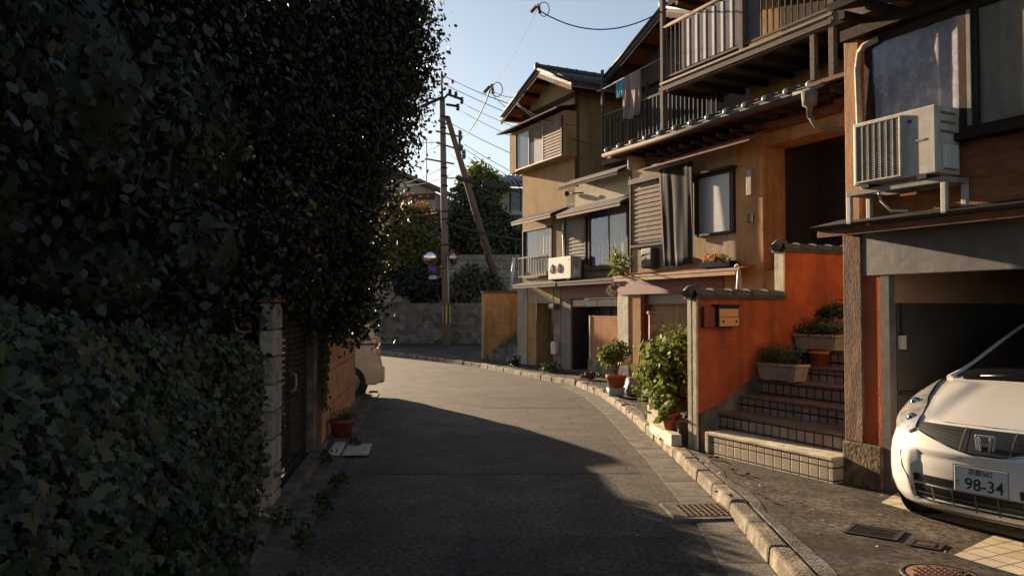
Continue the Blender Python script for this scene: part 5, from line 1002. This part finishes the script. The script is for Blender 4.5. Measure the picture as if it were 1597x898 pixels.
b.add(Q.tolist(), [(i*16+j, (i+1)*16+j, (i+1)*16+j+1, i*16+j+1) for i in range(39) for j in range(15)], True); b.build('shade_backing', mat('ivy_shade', (.018, .022, .012), .9), ivy)  # dark sheet behind the leaves stands in for shade inside the hedge

# the big dark evergreen tree
def C(px, py, Y, rpx, ry=1., rz=1., rx=1.): P = at(px, py, Y); r = rpx*Y/1242.; return ((P.x, P.y, P.z), (r*rx, r*ry, r*rz))
near = [((-3.1, 2.6, 3.4), (1.5, 1.7, 1.75)), ((-2.9, 4.2, 2.9), (1.15, 1.4, 1.35)), ((-3.3, 4.6, 4.6), (1.35, 1.6, 1.5)), ((-3.0, 6.2, 3.1), (1.05, 1.3, 1.4)), ((-3.2, 6.6, 4.9), (1.4, 1.5, 1.5)), ((-2.9, 3.3, 5.2), (1.3, 1.5, 1.4)), ((-3.4, 8.2, 3.6), (1.2, 1.3, 1.4)), ((-2.6, 5.2, 6.0), (1.3, 1.5, 1.2)), ((-2.5, 2.0, 2.35), (.75, 1.0, .60)), ((-2.35, 5.6, 2.05), (.50, .8, .50)), ((-2.5, 7.3, 2.35), (.62, .8, .72)), ((-2.6, 3.4, 2.1), (.6, .9, .5)), ((-2.45, 4.6, 1.85), (.45, 1.0, .42)), ((-2.5, 6.0, 1.90), (.42, .8, .36)), ((-2.7, 7.6, 1.95), (.45, .9, .40)), ((-3.6, 5.0, 1.6), (.5, 2.2, 1.2)), ((-3.5, 9.0, 1.6), (.5, 2.2, 1.2)), ((-3.2, 2.2, 1.7), (.6, 2., 1.0))]
tree('evergreen_tree', 'huge dark glossy evergreen tree filling the left of the street', (-3.3, 5.5, .3), near, 130000, .064, LEAFD, r0=.16, core=.72, per=14, spread=.12,
     extra=[(PALE_SPECK, 1500, .030, near[3:8]), (LEAFR, 160, .05, near[4:8])])
far = [C(500, 330, 8.6, 85), C(470, 200, 8.4, 105), C(520, 80, 8.8, 90), C(548, 250, 9.2, 62), C(585, 60, 9.6, 75), C(570, 160, 9.6, 72), C(540, 370, 9.4, 52), C(520, 430, 8.7, 60), C(600, 120, 10., 44), C(584, 215, 10.2, 34), C(550, 300, 9.8, 38), C(608, 10, 10., 50), C(540, -40, 9.2, 110), C(535, 480, 8.8, 38), C(478, 452, 8.0, 36), C(430, 330, 7.4, 80), C(420, 180, 7.6, 90), C(440, 60, 7.8, 90), C(425, 420, 7.0, 50), C(556, 435, 9.3, 26), C(550, 498, 9.0, 15), C(642, 88, 10.2, 26, rz=.45, rx=1.2), C(618, 165, 10.3, 26, rz=.5), C(662, 78, 10.2, 12, rz=.5, rx=1.5), C(652, 128, 10.2, 16, rz=.35, rx=1.4), C(640, 28, 10.2, 22, rz=.4, rx=1.3), C(640, 178, 10.3, 12, rz=.5, rx=1.3), C(618, 228, 10.3, 18, rz=.45, rx=1.2), C(612, 262, 10.2, 14, rz=.5), C(600, 300, 10.1, 14, rz=.5), C(610, 330, 10, 8), C(592, 395, 10, 9)]
tree('evergreen_tree', 'smaller leaved tree behind the gate with twigs reaching into the sky', (-3.0, 9.4, .3), far, 86000, .058, mat('leaf_back', (.012, .017, .007), .45, (.020, .023, .008), 3, .8, spec=.3, island=.5, trans=.2), r0=.10, core=.50, per=8, spread=.12, shell=(.55, 1.22),
     extra=[(SHOOT, 420, .06, [far[6], far[10], far[13], far[15]]), (LEAFM, 1600, .055, [c for c in far if c[1][0] < .24]), (PALE_SPECK, 500, .026, far[:6]), (LEAFR, 60, .05, [far[4], far[8]])])

# =================================================================== VAN beyond the left wall
van = thing('parked_van', 'beige van parked beyond the left wall with only its tail showing', 'van', (-2.44, 15.0, 0), R(24))
VANP = mat('van_beige', (.50, .40, .27), .3, (.44, .37, .27), 3, .4, spec=.5, coat=.6)
prof = [(0, .32), (.03, .55), (-.02, .80), (-.05, 1.02), (-.22, 1.40), (-.38, 1.66), (-.55, 1.74), (-2.8, 1.78), (-3.4, 1.70), (-4.0, 1.20), (-4.55, 1.02), (-4.65, .60), (-4.6, .30), (-.12, .27)]
b = MB(); vs = []; m_ = len(prof); lay = [(-.0, .93), (.035, .985), (.10, 1.0), (1.36, 1.0), (1.425, .985), (1.46, .93)]
for (y, k) in lay:
    for (x, zz_) in prof:
        cx, cz = -2.3, .95; tum = .10*max(0, (zz_-1.0)/.9)
        vs.append((cx+(x-cx)*(.97+.03*k), (y+tum*(1 if y < .85 else -1)), cz+(zz_-cz)*(.96+.04*k)))
fs = [(i*m_+j, i*m_+(j+1) % m_, (i+1)*m_+(j+1) % m_, (i+1)*m_+j) for i in range(len(lay)-1) for j in range(m_)]+[tuple(range(m_)), tuple(range((len(lay)-1)*m_, len(lay)*m_))]
b.add(vs, fs, False); b.build('body', VANP, van, bevel=.03)
for x in (-.62, -3.8):
    for y in (.02, 1.44):
        sg = -1 if y < 1 else 1
        q = MB(); q.lathe([(.001, -.08), (.26, -.10), (.33, -.07), (.33, .07), (.26, .09), (.001, .08)], 26, (x, y-sg*.06, .33), 'y'); wh = q.build('wheel', MC['tyre'], van); q = MB(); q.lathe([(.001, sg*.035), (.20, sg*.035), (.20, sg*.02)], 20, (x, y, .33), 'y'); q.build('rim', METL, wh)
        q = MB(); q.lathe([(.001, -.004), (.37, -.004), (.37, .004)], 26, (x, y-.003 if y < 1 else y+.003, .36), 'y'); q.build('wheel_arch', CBLK, van)
def vy(zz_): return .10*max(0, (zz_-1.0)/.9)
b = MB(); b.hexa([(-1.6, vy(1.10)-.006, 1.10), (-.20, vy(1.10)-.006, 1.10), (-.20, vy(1.10)+.02, 1.10), (-1.6, vy(1.10)+.02, 1.10), (-1.6, vy(1.62)-.006, 1.60), (-.46, vy(1.62)-.006, 1.60), (-.46, vy(1.62)+.02, 1.60), (-1.6, vy(1.62)+.02, 1.60)]); b.build('side_window', CG, van)
B('fuel_door', VANP, van, (-.36, -.20, -.008, .02, .76, .92), bevel=.01); B('side_moulding', METD, van, (-1.2, -.06, -.012, .02, 1.02, 1.045))
B('tail_light', mat('tail_red', (.55, .42, .36), .25, (.5, .12, .08), 9, .6, spec=.6), van, (-.11, -.03, -.01, .10, .80, 1.16), bevel=.02); B('bumper', VANP, van, (-.3, .07, .02, 1.44, .30, .62), bevel=.05); B('rear_glass', CG, van, (-.16, -.11, .2, 1.26, 1.12, 1.30))
# yard behind
sheet('parking_ground', [(-30, 14.7), (-2.75, 14.7), (-2.95, 16.6), (-30, 16.6)], .004, ASPH2)

# =================================================================== BACKGROUND
# stone retaining wall
def stonemat():
    m = bpy.data.materials.new('rubble_stone'); m.use_nodes = True; n = m.node_tree; L = n.links; b = n.nodes["Principled BSDF"]; b.inputs["Roughness"].default_value = .9
    tc = n.nodes.new("ShaderNodeTexCoord"); mp = n.nodes.new("ShaderNodeMapping"); mp.inputs["Scale"].default_value = (3.2, 3.2, 3.8); L.new(tc.outputs["Object"], mp.inputs[0])
    v = n.nodes.new("ShaderNodeTexVoronoi"); v.inputs["Scale"].default_value = 1; L.new(mp.outputs[0], v.inputs["Vector"]); e = n.nodes.new("ShaderNodeTexVoronoi"); e.feature = 'DISTANCE_TO_EDGE'; L.new(mp.outputs[0], e.inputs["Vector"])
    hs = n.nodes.new("ShaderNodeSeparateColor"); L.new(v.outputs["Color"], hs.inputs[0]); cr = n.nodes.new("ShaderNodeValToRGB"); cr.color_ramp.elements[0].color = (.20, .16, .13, 1); cr.color_ramp.elements[1].color = (.52, .44, .37, 1); L.new(hs.outputs[0], cr.inputs[0])
    mr = n.nodes.new("ShaderNodeMapRange"); mr.inputs["From Max"].default_value = .09; mr.inputs["To Min"].default_value = .18; L.new(e.outputs[0], mr.inputs[0]); mx = n.nodes.new("ShaderNodeMix"); mx.data_type = 'RGBA'; mx.blend_type = 'MULTIPLY'; mx.inputs[0].default_value = 1; L.new(cr.outputs[0], mx.inputs[6]); L.new(mr.outputs[0], mx.inputs[7]); L.new(mx.outputs[2], b.inputs["Base Color"])
    bp = n.nodes.new("ShaderNodeBump"); bp.inputs["Distance"].default_value = .10; bp.inputs["Strength"].default_value = 1; m2 = n.nodes.new("ShaderNodeMapRange"); m2.inputs["From Max"].default_value = .25; L.new(e.outputs[0], m2.inputs[0]); L.new(m2.outputs[0], bp.inputs["Height"]); L.new(bp.outputs[0], b.inputs["Normal"]); return m
STONE = stonemat()
sw = thing('stone_wall', 'rough rubble stone retaining wall facing the bend', 'wall', (-4, 38.2, 0))
def rough_wall(x0, x1, y0, y1, z0, z1, nx, nz, amp, m, par, name):
    b = MB(); vs = []
    for i in range(nx+1):
        for j in range(nz+1):
            x = x0+(x1-x0)*i/nx; zz_ = z0+(z1-z0)*j/nz; k = noise.noise(Vector((x*1.8, zz_*2.2, 5)))*amp; vs.append((x, y0+k+.12*(zz_-z0)/(z1-z0+.01), zz_+(noise.noise(Vector((x*.9, 2, 1)))*.12 if j == nz else 0)))
    o = len(vs); fs = [(i*(nz+1)+j, (i+1)*(nz+1)+j, (i+1)*(nz+1)+j+1, i*(nz+1)+j+1) for i in range(nx) for j in range(nz)]
    for i in range(nx+1): v = vs[i*(nz+1)+nz]; vs.append((v[0], y1, v[2]))
    fs += [(i*(nz+1)+nz, (i+1)*(nz+1)+nz, o+i+1, o+i) for i in range(nx)]; b.add(vs, fs, True); return b.build(name, m, par)
rough_wall(-9, 14, 0, 2.6, -.1, 2.05, 160, 20, .12, STONE, sw, 'wall_face')
sheet('terrace', [(-13, 39.5), (12, 39.5), (12, 60), (-13, 60)], 2.0, SOIL)
uw = thing('terrace_wall', 'weathered concrete block wall above the stone wall behind the pole', 'wall', (0, 41, 2)); 
B('block_wall', brickmat('mossy_block', (.46, .40, .32), (.34, .30, .22), (.14, .12, .08), .9, .45, .02, .95, .6, off=.5, vary=.6), uw, (-3.3, .4, 0, .3, 0, 2.55), (.45, 3.6, .6, .9, 0, 2.5), bevel=.03)
uw2_ = thing('terrace_wall', 'pale broken concrete wall patches above the stone wall left of the pole', 'wall', (-6, 40.2, 2)); B('block', mat('pale_concrete', (.42, .36, .32), .9, (.26, .22, .18), 3, .8, .5, 20), uw2_, (-1.2, 1.3, 0, .4, -.2, 1.15), (1.31, 2.3, .1, .4, -.2, .55), bevel=.06)
# dark ivy and shrubs over the terrace
bush = lambda name, lab, cl, n, s, m, **k: tree(name, lab, (cl[0][0][0], cl[0][0][1], 2.0 if cl[0][0][1] > 39 else .1), cl, n, s, m, cat='shrub', r0=.04, core=.6, per=8, spread=.12, **k)
bush('overgrown_shrub', 'dark brownish climber hanging over the terrace wall right of the pole', [C(735, 440, 40, 26), C(760, 450, 40, 24), C(715, 460, 39.5, 20), C(780, 465, 40, 18), C(745, 470, 39.3, 22)], 5000, .16, mat('leaf_brown', (.05, .05, .02), .5, (.085, .065, .025), 2, .8, island=.5))
bush('overgrown_shrub', 'dark shrub spilling over the stone wall left of the pole', [C(655, 445, 39.5, 24), C(632, 440, 40, 18), C(680, 450, 39.5, 16), C(670, 470, 39.2, 12)], 4500, .16, LEAFD)
# tree masses
tree('maple_tree', 'green and reddish maple behind the mirrors', (-6.0, 42, 2), [C(640, 380, 42, 38), C(620, 350, 43, 28), C(665, 400, 42, 28), C(605, 400, 41, 30), C(650, 345, 43, 22), C(625, 425, 41, 22)], 15000, .20, mat('leaf_maple', (.07, .088, .024), .5, (.15, .12, .03), .8, .9, island=.5, trans=.35), r0=.10, core=.5, per=10, spread=.25,
     extra=[(mat('leaf_orange', (.32, .13, .03), .5, (.36, .08, .03), 1, .9, island=.4, trans=.4), 500, .20, [C(655, 340, 43, 16)]), (LEAFR, 260, .2, [C(615, 325, 43, 18), C(608, 305, 43, 10)])])
tree('evergreen_tree', 'dark round evergreen standing behind the leaning pole', (-2.5, 46, 2), [C(742, 358, 46, 40), C(720, 346, 46, 27), C(774, 372, 45, 27), C(742, 318, 47, 24), C(764, 338, 46, 22), C(700, 375, 45, 26), C(760, 385, 44, 30), C(798, 380, 45, 22)], 26000, .20, mat('leaf_fardark', (.034, .046, .016), .5, (.055, .06, .018), 1, .8, island=.5, trans=.15), r0=.2, core=.66, per=12, spread=.28)
tree('broadleaf_tree', 'light green leafy treetop rising above the dark evergreen', (-1.8, 49, 2), [C(752, 280, 49, 18), C(728, 292, 49, 16), C(770, 292, 49, 12), C(745, 268, 49, 9)], 1700, .34, LEAFL, r0=.12, core=0, per=6, spread=.3, shell=(.3, 1.1))
# far houses
def far_house(name, label, O, az, parts): t = thing(name, label, 'house', O, az); return t
fh = thing('house', 'cream gabled house with dark red band far behind the pole', 'house', (-7.4, 52, 2), R(-12))
s_ = 52/1242.; FX = lambda px: ((px-798.5)*s_+7.4); FZ = lambda py: 1.65+(485-py)*s_-2
B('wall', mat('far_cream', (.50, .46, .40), .9, (.42, .38, .33), 3, .5, .3, 30), fh, (FX(560), FX(682), 0, 7, -.1, FZ(302)))
b = MB(); b.prism([(FX(560), FZ(302)), (FX(682), FZ(302)), (FX(626), FZ(275))], .0, .3, 'y'); b.build('gable_wall', MC['far_cream'], fh)
b = MB(); b.prism([(FX(540), FZ(312)), (FX(626), FZ(272)), (FX(626), FZ(266)), (FX(538), FZ(306))], -.7, 7.5, 'y'); b.prism([(FX(626), FZ(272)), (FX(692), FZ(302)), (FX(693), FZ(296)), (FX(626), FZ(266))], -.7, 7.5, 'y'); b.build('roof', mat('far_roof', (.16, .13, .11), .8, (.10, .08, .07), 2, .6), fh)
B('red_band', MAROON, fh, (FX(620), FX(680), -.12, -.002, FZ(312), FZ(303))); B('window', GLASS, fh, (FX(618), FX(640), -.05, -.002, FZ(330), FZ(314))); B('lower_roof', MC['far_roof'], fh, (FX(590), FX(700), -1.6, -.01, FZ(340), FZ(333)), (FX(605), FX(700), -1.4, -.2, FZ(352), FZ(341)))
fh2 = thing('house', 'white house with dark blue tiled roof beyond the tall narrow house', 'house', (-.6, 50, 2), R(14)); s_ = 50/1242.; FX = lambda px: ((px-798.5)*s_+.6); FZ = lambda py: 1.65+(485-py)*s_-2
B('wall', MC['far_cream'], fh2, (FX(770), FX(900), 0, 6, -.1, FZ(292))); B('window', GLASS, fh2, (FX(797), FX(812), -.05, -.002, FZ(326), FZ(298))); B('window_frame', METD, fh2, (FX(795), FX(797), -.07, -.002, FZ(328), FZ(296)), (FX(812), FX(814), -.07, -.002, FZ(328), FZ(296)))
b = MB(); b.hexa([(FX(748), -1, FZ(294)), (FX(900), -1, FZ(294)), (FX(900), 3, FZ(262)), (FX(770), 3, FZ(262)), (FX(748), -1, FZ(291)), (FX(900), -1, FZ(291)), (FX(900), 3, FZ(258)), (FX(770), 3, FZ(258))]); rr = b.build('roof', TILEB, fh2)
b = MB()
for i in range(22): x = FX(752)+i*.30; b.tube([(x, -1, FZ(290)), (x+.5, 3, FZ(257.5))], .05, 5)
b.build('roof_ribs', TILEB, rr); B('lower_roof', TILEB, fh2, (FX(770), FX(900), -1.4, -.01, FZ(345), FZ(338)))
# hill
b = MB(); vs = []; nx = 60; ny = 14
for i in range(nx+1):
    for j in range(ny+1):
        x = -260+520*i/nx; y = 170+220*j/ny; h = 30*math.sin(math.pi*j/ny*.5)*(0.75+.35*noise.noise(Vector((x*.012, y*.01, 0))))+3*noise.noise(Vector((x*.05, y*.05, 3))); h *= max(0, min(1, (x+170)/60.)); vs.append((x, y, h-.5))
b.add(vs, [(i*(ny+1)+j, (i+1)*(ny+1)+j, (i+1)*(ny+1)+j+1, i*(ny+1)+j+1) for i in range(nx) for j in range(ny)], True); b.build('hills', mat('hill_wood', (.16, .17, .13), .95, (.10, .12, .08), .25, .8, 1., .8), kind='structure')

# =================================================================== UTILITY POLE, MIRRORS, WIRES
PY = 37.2
pb_ = at(697, 538, PY); PB = Vector((pb_.x, PY, .1)); PT = at(689.5, 150, PY); TOPZ = PT.z
pole = thing('utility_pole', 'tall concrete utility pole with crossarms at the bend', 'utility pole', (PB.x, PB.y, .1))
def PL_(px, py, dy=0.): v = at(px, py, PY); return Vector((v.x-PB.x, dy, v.z-.1))
PCON = mat('pole_concrete', (.25, .185, .14), .88, (.17, .125, .095), 4, .6, .4, 40, stretch=(2, 2, .5))
b = MB(); b.tube([(0, 0, -.2), PL_(689.5, 152)], [.20, .13], 18); b.build('shaft', PCON, pole); b = MB(); b.tube([PL_(689.5, 152), PL_(689, 112)], .055, 8); b.build('top_rod', METG, pole)
b = MB(); b.lathe([(.205, 1.05), (.21, 1.06), (.206, 1.95), (.200, 1.96)], 18, (-.01, 0, -.1)); bnd = b.build('warning_band', BLK, pole)
b = MB()
for k in range(6): a = k*math.pi/3; b.hexa([(.211*math.cos(a+q)-.012, .211*math.sin(a+q), zz_) for zz_ in (.98, 1.84) for q in (0, .45, .452, .002)])
for k in range(0): pass
bnd2 = MB()
for k in range(7): a = k*2*math.pi/7; vs = [(.2115*math.cos(a+q*.11)-.01, .2115*math.sin(a+q*.11), zz_) for zz_ in (.97, 1.83) for q in range(5)]; bnd2.add(vs, [(q, q+1, q+6, q+5) for q in range(4)])
bnd2.build('yellow_stripes', mat('yellow_stripe', (.48, .34, .05), .6, (.35, .25, .05), 9, .6), bnd)
def arm(pa, pb2, w=.07, dy=-.2, m=METG, name='crossarm'):
    b = MB(); b.bar(PL_(*pa, dy), PL_(*pb2, dy), w); return b.build(name, m, pole)
arm((680, 206), (722, 216)); arm((681, 224), (724, 237)); arm((664, 249), (709, 257)); arm((684, 190), (700, 196)); arm((650, 172), (690, 154), .12, -.2, METD, 'bracket_arm')
b = MB(); b.tube([PL_(690, 158, -.2), PL_(700, 152, -.5), PL_(722, 163, -.9)], .06, 7); b.tube([PL_(697, 165, -.2), PL_(716, 172, -.7)], .06, 7); b.build('bracket_arm', METD, pole)
for (x, y) in ((722, 163), (716, 173), (703, 147), (712, 151)):
    q = MB(); p = PL_(x, y, -.9 if x > 715 else -.5); q.lathe([(.03, -.22), (.10, -.18), (.05, -.1), (.11, -.06), (.05, 0), (.10, .05), (.03, .1)], 10, tuple(p)); q.build('insulator', METD, pole)
for (x, y) in ((718, 210), (718, 218), (720, 232), (724, 240), (724, 246)): q = MB(); p = PL_(x, y, -.3); q.ball(tuple(p), (.10, .10, .14), 6); q.build('insulator', METG, pole)
q = MB(); q.bar(PL_(717, 206, -.28), PL_(718, 245, -.28), .10); q.build('vertical_bracket', METG, pole)
for k, yy in enumerate((182, 200, 262, 275, 290, 330, 342, 382)): q = MB(); p = PL_(690+(yy-150)*.0185, yy); r = .14+(yy-150)/388*.06; q.lathe([(r, -.04), (r+.015, -.03), (r+.015, .03), (r, .04)], 14, (p.x, 0, p.z)); q.build('clamp_band', METD, pole)
q = MB(); q.tube([PL_(699, 400, -.22), PL_(700, 470, -.24)], .03, 6); q.build('conduit', WHTD, pole)
# leaning strut pole
sp_ = thing('strut_pole', 'brown leaning pole braced against the utility pole', 'pole', tuple(at(786, 448, 40.6))); o0 = at(786, 448, 40.6); tp = at(698, 184, PY+.35)
b = MB(); b.tube([(0, 0, -1.0), tuple(tp-o0)], [.20, .13], 14); b.build('shaft', mat('pole_wood', (.20, .13, .10), .85, (.13, .085, .06), 4, .6, .4, 30, stretch=(2, 2, .5)), sp_); b = MB(); b.ball(tuple(tp-o0), (.14, .14, .1)); b.build('end_cap', METD, sp_)
# second short pole / white guard beside the wall
o1 = at(796, 442, 37.5); t = thing('guy_wire_guard', 'pale plastic guard tube on a guy wire by the yellow wall', 'guard tube', tuple(o1)); b = MB(); b.tube([(0, 0, -.5), tuple(at(802, 402, 37.2)-o1)], .07, 8); b.build('tube', WHT, t); b = MB(); b.tube([tuple(at(802, 402, 37.2)-o1), tuple(at(806, 380, 37)-o1)], .02, 5); b.build('wire', METG, t)
# mirrors
def mirror(px, py, label, rz, disc_m):
    P = at(px, py, PY-.35); t = thing('traffic_mirror', label, 'mirror', tuple(P), rz, 'round traffic mirrors on the pole')
    q = MB(); q.lathe([(.001, -.10), (.22, -.07), (.34, 0), (.345, .02), (.001, .03)], 26, (0, 0, 0), 'y'); q.build('mirror_face', disc_m, t)
    q = MB(); q.tube([(.35*math.cos(a*math.pi/14), .0, .35*math.sin(a*math.pi/14)) for a in range(29)], .03, 6); q.build('rim', mat('rim_orange', (.22, .07, .035), .6), t)
    q = MB(); vs = [(.37*math.cos(a), yy, .37*math.sin(a)) for yy in (-.16, .0) for a in np.linspace(.35, math.pi-.35, 14)]; q.add(vs, [(i, i+1, i+15, i+14) for i in range(13)], True); q.build('hood', MC['rim_orange'], t); q = MB(); q.bar((0, .03, 0), (.0, .18, 0), .05); q.build('bracket', METD, t); return t
mirror(671, 401, 'round convex mirror facing the street left of the pole', R(8), mat('mirror_glass', (.75, .74, .72), .04, (.75, .74, .72), 2, 0, metal=1.)); mirror(707, 402, 'round convex mirror turned away to the right of the pole', R(62), mat('mirror_dark', (.35, .33, .33), .06, (.3, .3, .3), 2, 0, metal=1.))
P = at(675, 421, PY-.4); t = thing('no_parking_sign', 'small round blue and red sign under the left mirror', 'sign', tuple(P), R(6)); q = MB(); q.lathe([(.001, 0), (.22, 0), (.22, .02), (.001, .02)], 24, (0, 0, 0), 'y'); q.build('disc', mat('sign_red', (.30, .03, .04), .5), t); q = MB(); q.lathe([(.001, -.004), (.19, -.004), (.19, 0)], 24, (0, 0, 0), 'y'); q.build('blue_field', mat('sign_blue', (.03, .06, .42), .5), t); q = MB(); q.bar((-.13, -.008, .13), (.13, -.008, -.13), .008, .05); q.build('red_bar', MC['sign_red'], t)
B('small_plate', WHTD, t, (-.17, .17, -.01, .005, -.42, -.26)); q = MB(); q.bar((0, .03, -.3), (0, .03, .3), .04); q.bar((0, .03, .1), (.62, .2, .1), .04); q.build('bracket', METD, t)
# added unseen house, set up the side street to shade the far garages
shade_house = thing('house', 'added unseen cream house behind the dark trees, shading the far garages', 'house', (-12.5, 44.3, 0), R(34))
B('wall', MC['far_cream'], shade_house, (-1.95, 1.95, -2, 3, 0, 6.9)); b = MB(); b.prism([(-2.3, 6.85), (2.3, 6.85), (0, 8.3)], -2.4, 3.4, 'y'); b.build('roof', MC['far_roof'], shade_house); B('window', GLASS, shade_house, (-1.1, .4, -2.03, -2.002, 4, 5.3)); B('window_frame', METD, shade_house, (-1.18, -1.102, -2.05, -2.002, 3.95, 5.35), (.402, .48, -2.05, -2.002, 3.95, 5.35))
# antenna
P = at(665, 330, 50); t = thing('tv_antenna', 'thin television antenna on the cream house', 'antenna', tuple(P)); q = MB(); q.tube([(0, 0, 0), (0, 0, 4.6)], .03, 5); q.build('mast', METG, t); q = MB()
q.bar((-.9, 0, 4.3), (.9, 0, 4.4), .03)
for i in range(9): x = -.85+i*.21; q.bar((x, -.25, 4.3+.01*i), (x, .25, 4.3+.01*i), .015)
for x in (-.6, -.2, .3, .7): q.bar((x, 0, 4.1), (x, 0, 4.6), .015)
q.build('elements', METG, t)
# wires
WIRE = mat('cable', (.035, .032, .03), .7); 
def wire(A, Bp, sag, r, label, group=None, n=18, cat='cable', name='overhead_cable'):
    A = Vector(A); Bp = Vector(Bp); pts = [A.lerp(Bp, i/n)-Vector((0, 0, sag*4*(i/n)*(1-i/n))) for i in range(n+1)]; b = MB(); b.tube([p-A for p in pts], r, 5); o = b.build(name, WIRE, loc=A); return tag(o, label, cat, group)
WG = 'overhead wires between the pole and the houses'; WLB = 'thin overhead cable running from the pole towards the row of houses'
for (a, c, sg, r) in [((690, 118), (960, 205), .3, .012), ((692, 118), (900, 190), .25, .012), ((650, 110), (960, 240), .2, .015), ((722, 162), (960, 250), .2, .012), ((716, 172), (960, 275), .2, .012), ((690, 185), (960, 300), .25, .014), ((724, 225), (960, 330), .3, .014), ((724, 232), (960, 345), .3, .014), ((724, 242), (960, 352), .3, .014), ((700, 240), (960, 372), .35, .012)]:
    ORD = (ORD if 'ORD' in globals() else 0)+1; wire(at(*a, PY), at(c[0], c[1], 30), sg, r, ['topmost', 'second', 'third, thicker', 'fourth', 'fifth', 'sixth, thicker', 'seventh', 'eighth', 'ninth', 'lowest'][ORD-1]+' overhead cable counted from the pole top, towards the row of houses', WG)
WL2 = 'thin overhead cable running left from the pole behind the trees'
for (a, c, sg, r) in [((690, 225), (560, 255), .3, .012), ((664, 249), (560, 262), .3, .015), ((690, 262), (560, 290), .4, .015), ((690, 330), (560, 310), .5, .03), ((690, 345), (560, 330), .5, .03), ((684, 280), (560, 270), .5, .012)]:
    ORL = (ORL if 'ORL' in globals() else 0)+1; wire(at(*a, PY), at(c[0], c[1], 48), sg, r, 'cable running left from the pole behind the trees, '+['topmost of all', 'second from the top', 'third from the top', 'thick and just above the lowest', 'thick and lowest of all', 'thin, crossing below the lowest crossarm'][ORL-1], 'wires running left from the pole')
wire(at(692, 345, PY), at(830, 376, 34), .15, .06, 'thick black cable bundle sagging from the pole across the leaning pole')
wire(at(712, 277, PY), at(746, 285, 36), .02, .11, 'short thick black cable sleeve left of its pair over the dark tree', cat='cable sleeve', name='cable_sleeve'); wire(at(753, 287, 36), at(790, 294, 35), .02, .14, 'short thick black cable sleeve right of its pair over the dark tree', cat='cable sleeve', name='cable_sleeve')
wire(at(690, 276, PY), at(712, 277, PY), .05, .03, 'short link cable between the pole and the first sleeve'); wire(at(790, 294, 35), at(960, 320, 31), .2, .03, 'cable carrying on from the second sleeve behind the tall house')
n1 = at(765, 140, 24); n2 = at(838, 15, 16.7)
wire(at(719, 212, PY-.3), n1, .35, .022, 'service cable climbing from the crossarm to the first hardware cluster'); wire(n1, n2, .12, .005, 'very thin bearer wire between the two hardware clusters in the sky'); wire(n2, Vector((1.9, 8, 9.3)), .1, .008, 'very thin bearer wire leaving the picture above the second cluster')
wire(n1, at(806, 152, 22.6), .08, .012, 'short service drop from the first cluster to the tall house gable'); wire(n1+Vector((0, 0, -.1)), at(846, 200, 22), .15, .010, 'lower service drop from the first cluster to the tall house'); wire(n2, F2.W(2.1, -.45, 7.75), .42, .014, 'curved service drop from the second cluster to the balcony post')
wire(at(676, -8, 13), at(646, 60, 14), .01, .016, 'thick dark wire crossing the twigs at the top of the dark tree')
wire(at(806, 160, 22.6), at(905, 195, 20), .2, .008, 'thin wire strung across the front of the tall narrow house'); wire(at(806, 163, 22.6), at(960, 232, 19.2), .25, .008, 'second thin wire across the tall narrow house to the balcony')
for nn_, lab in ((n1, 'cluster of cable hardware and coiled loop hanging nearer the tall narrow house'), (n2, 'cluster of cable hardware with a wire loop at the top of the sky')):
    k = nn_.y/24; t = thing('cable_clamp_cluster', lab, 'cable hardware', tuple(nn_)); q = MB(); q.tube([(-.20*k, 0, -.10*k), (-.02*k, 0, .10*k)], .05*k, 7); q.build('clamp', mat('clamp_brown', (.14, .09, .07), .7), t); q = MB(); q.tube([(.03*k, 0, .16*k), (.08*k, 0, -.12*k)], .05*k, 7); q.build('insulator', METG, t)
    q = MB(); q.tube([(.05*k+.26*k*(1-math.cos(a))*.6, 0, .0+.22*k*math.sin(a)) for a in np.linspace(.3, 2*math.pi-.3, 18)], .014*k, 5); q.build('wire_loop', WIRE, t)
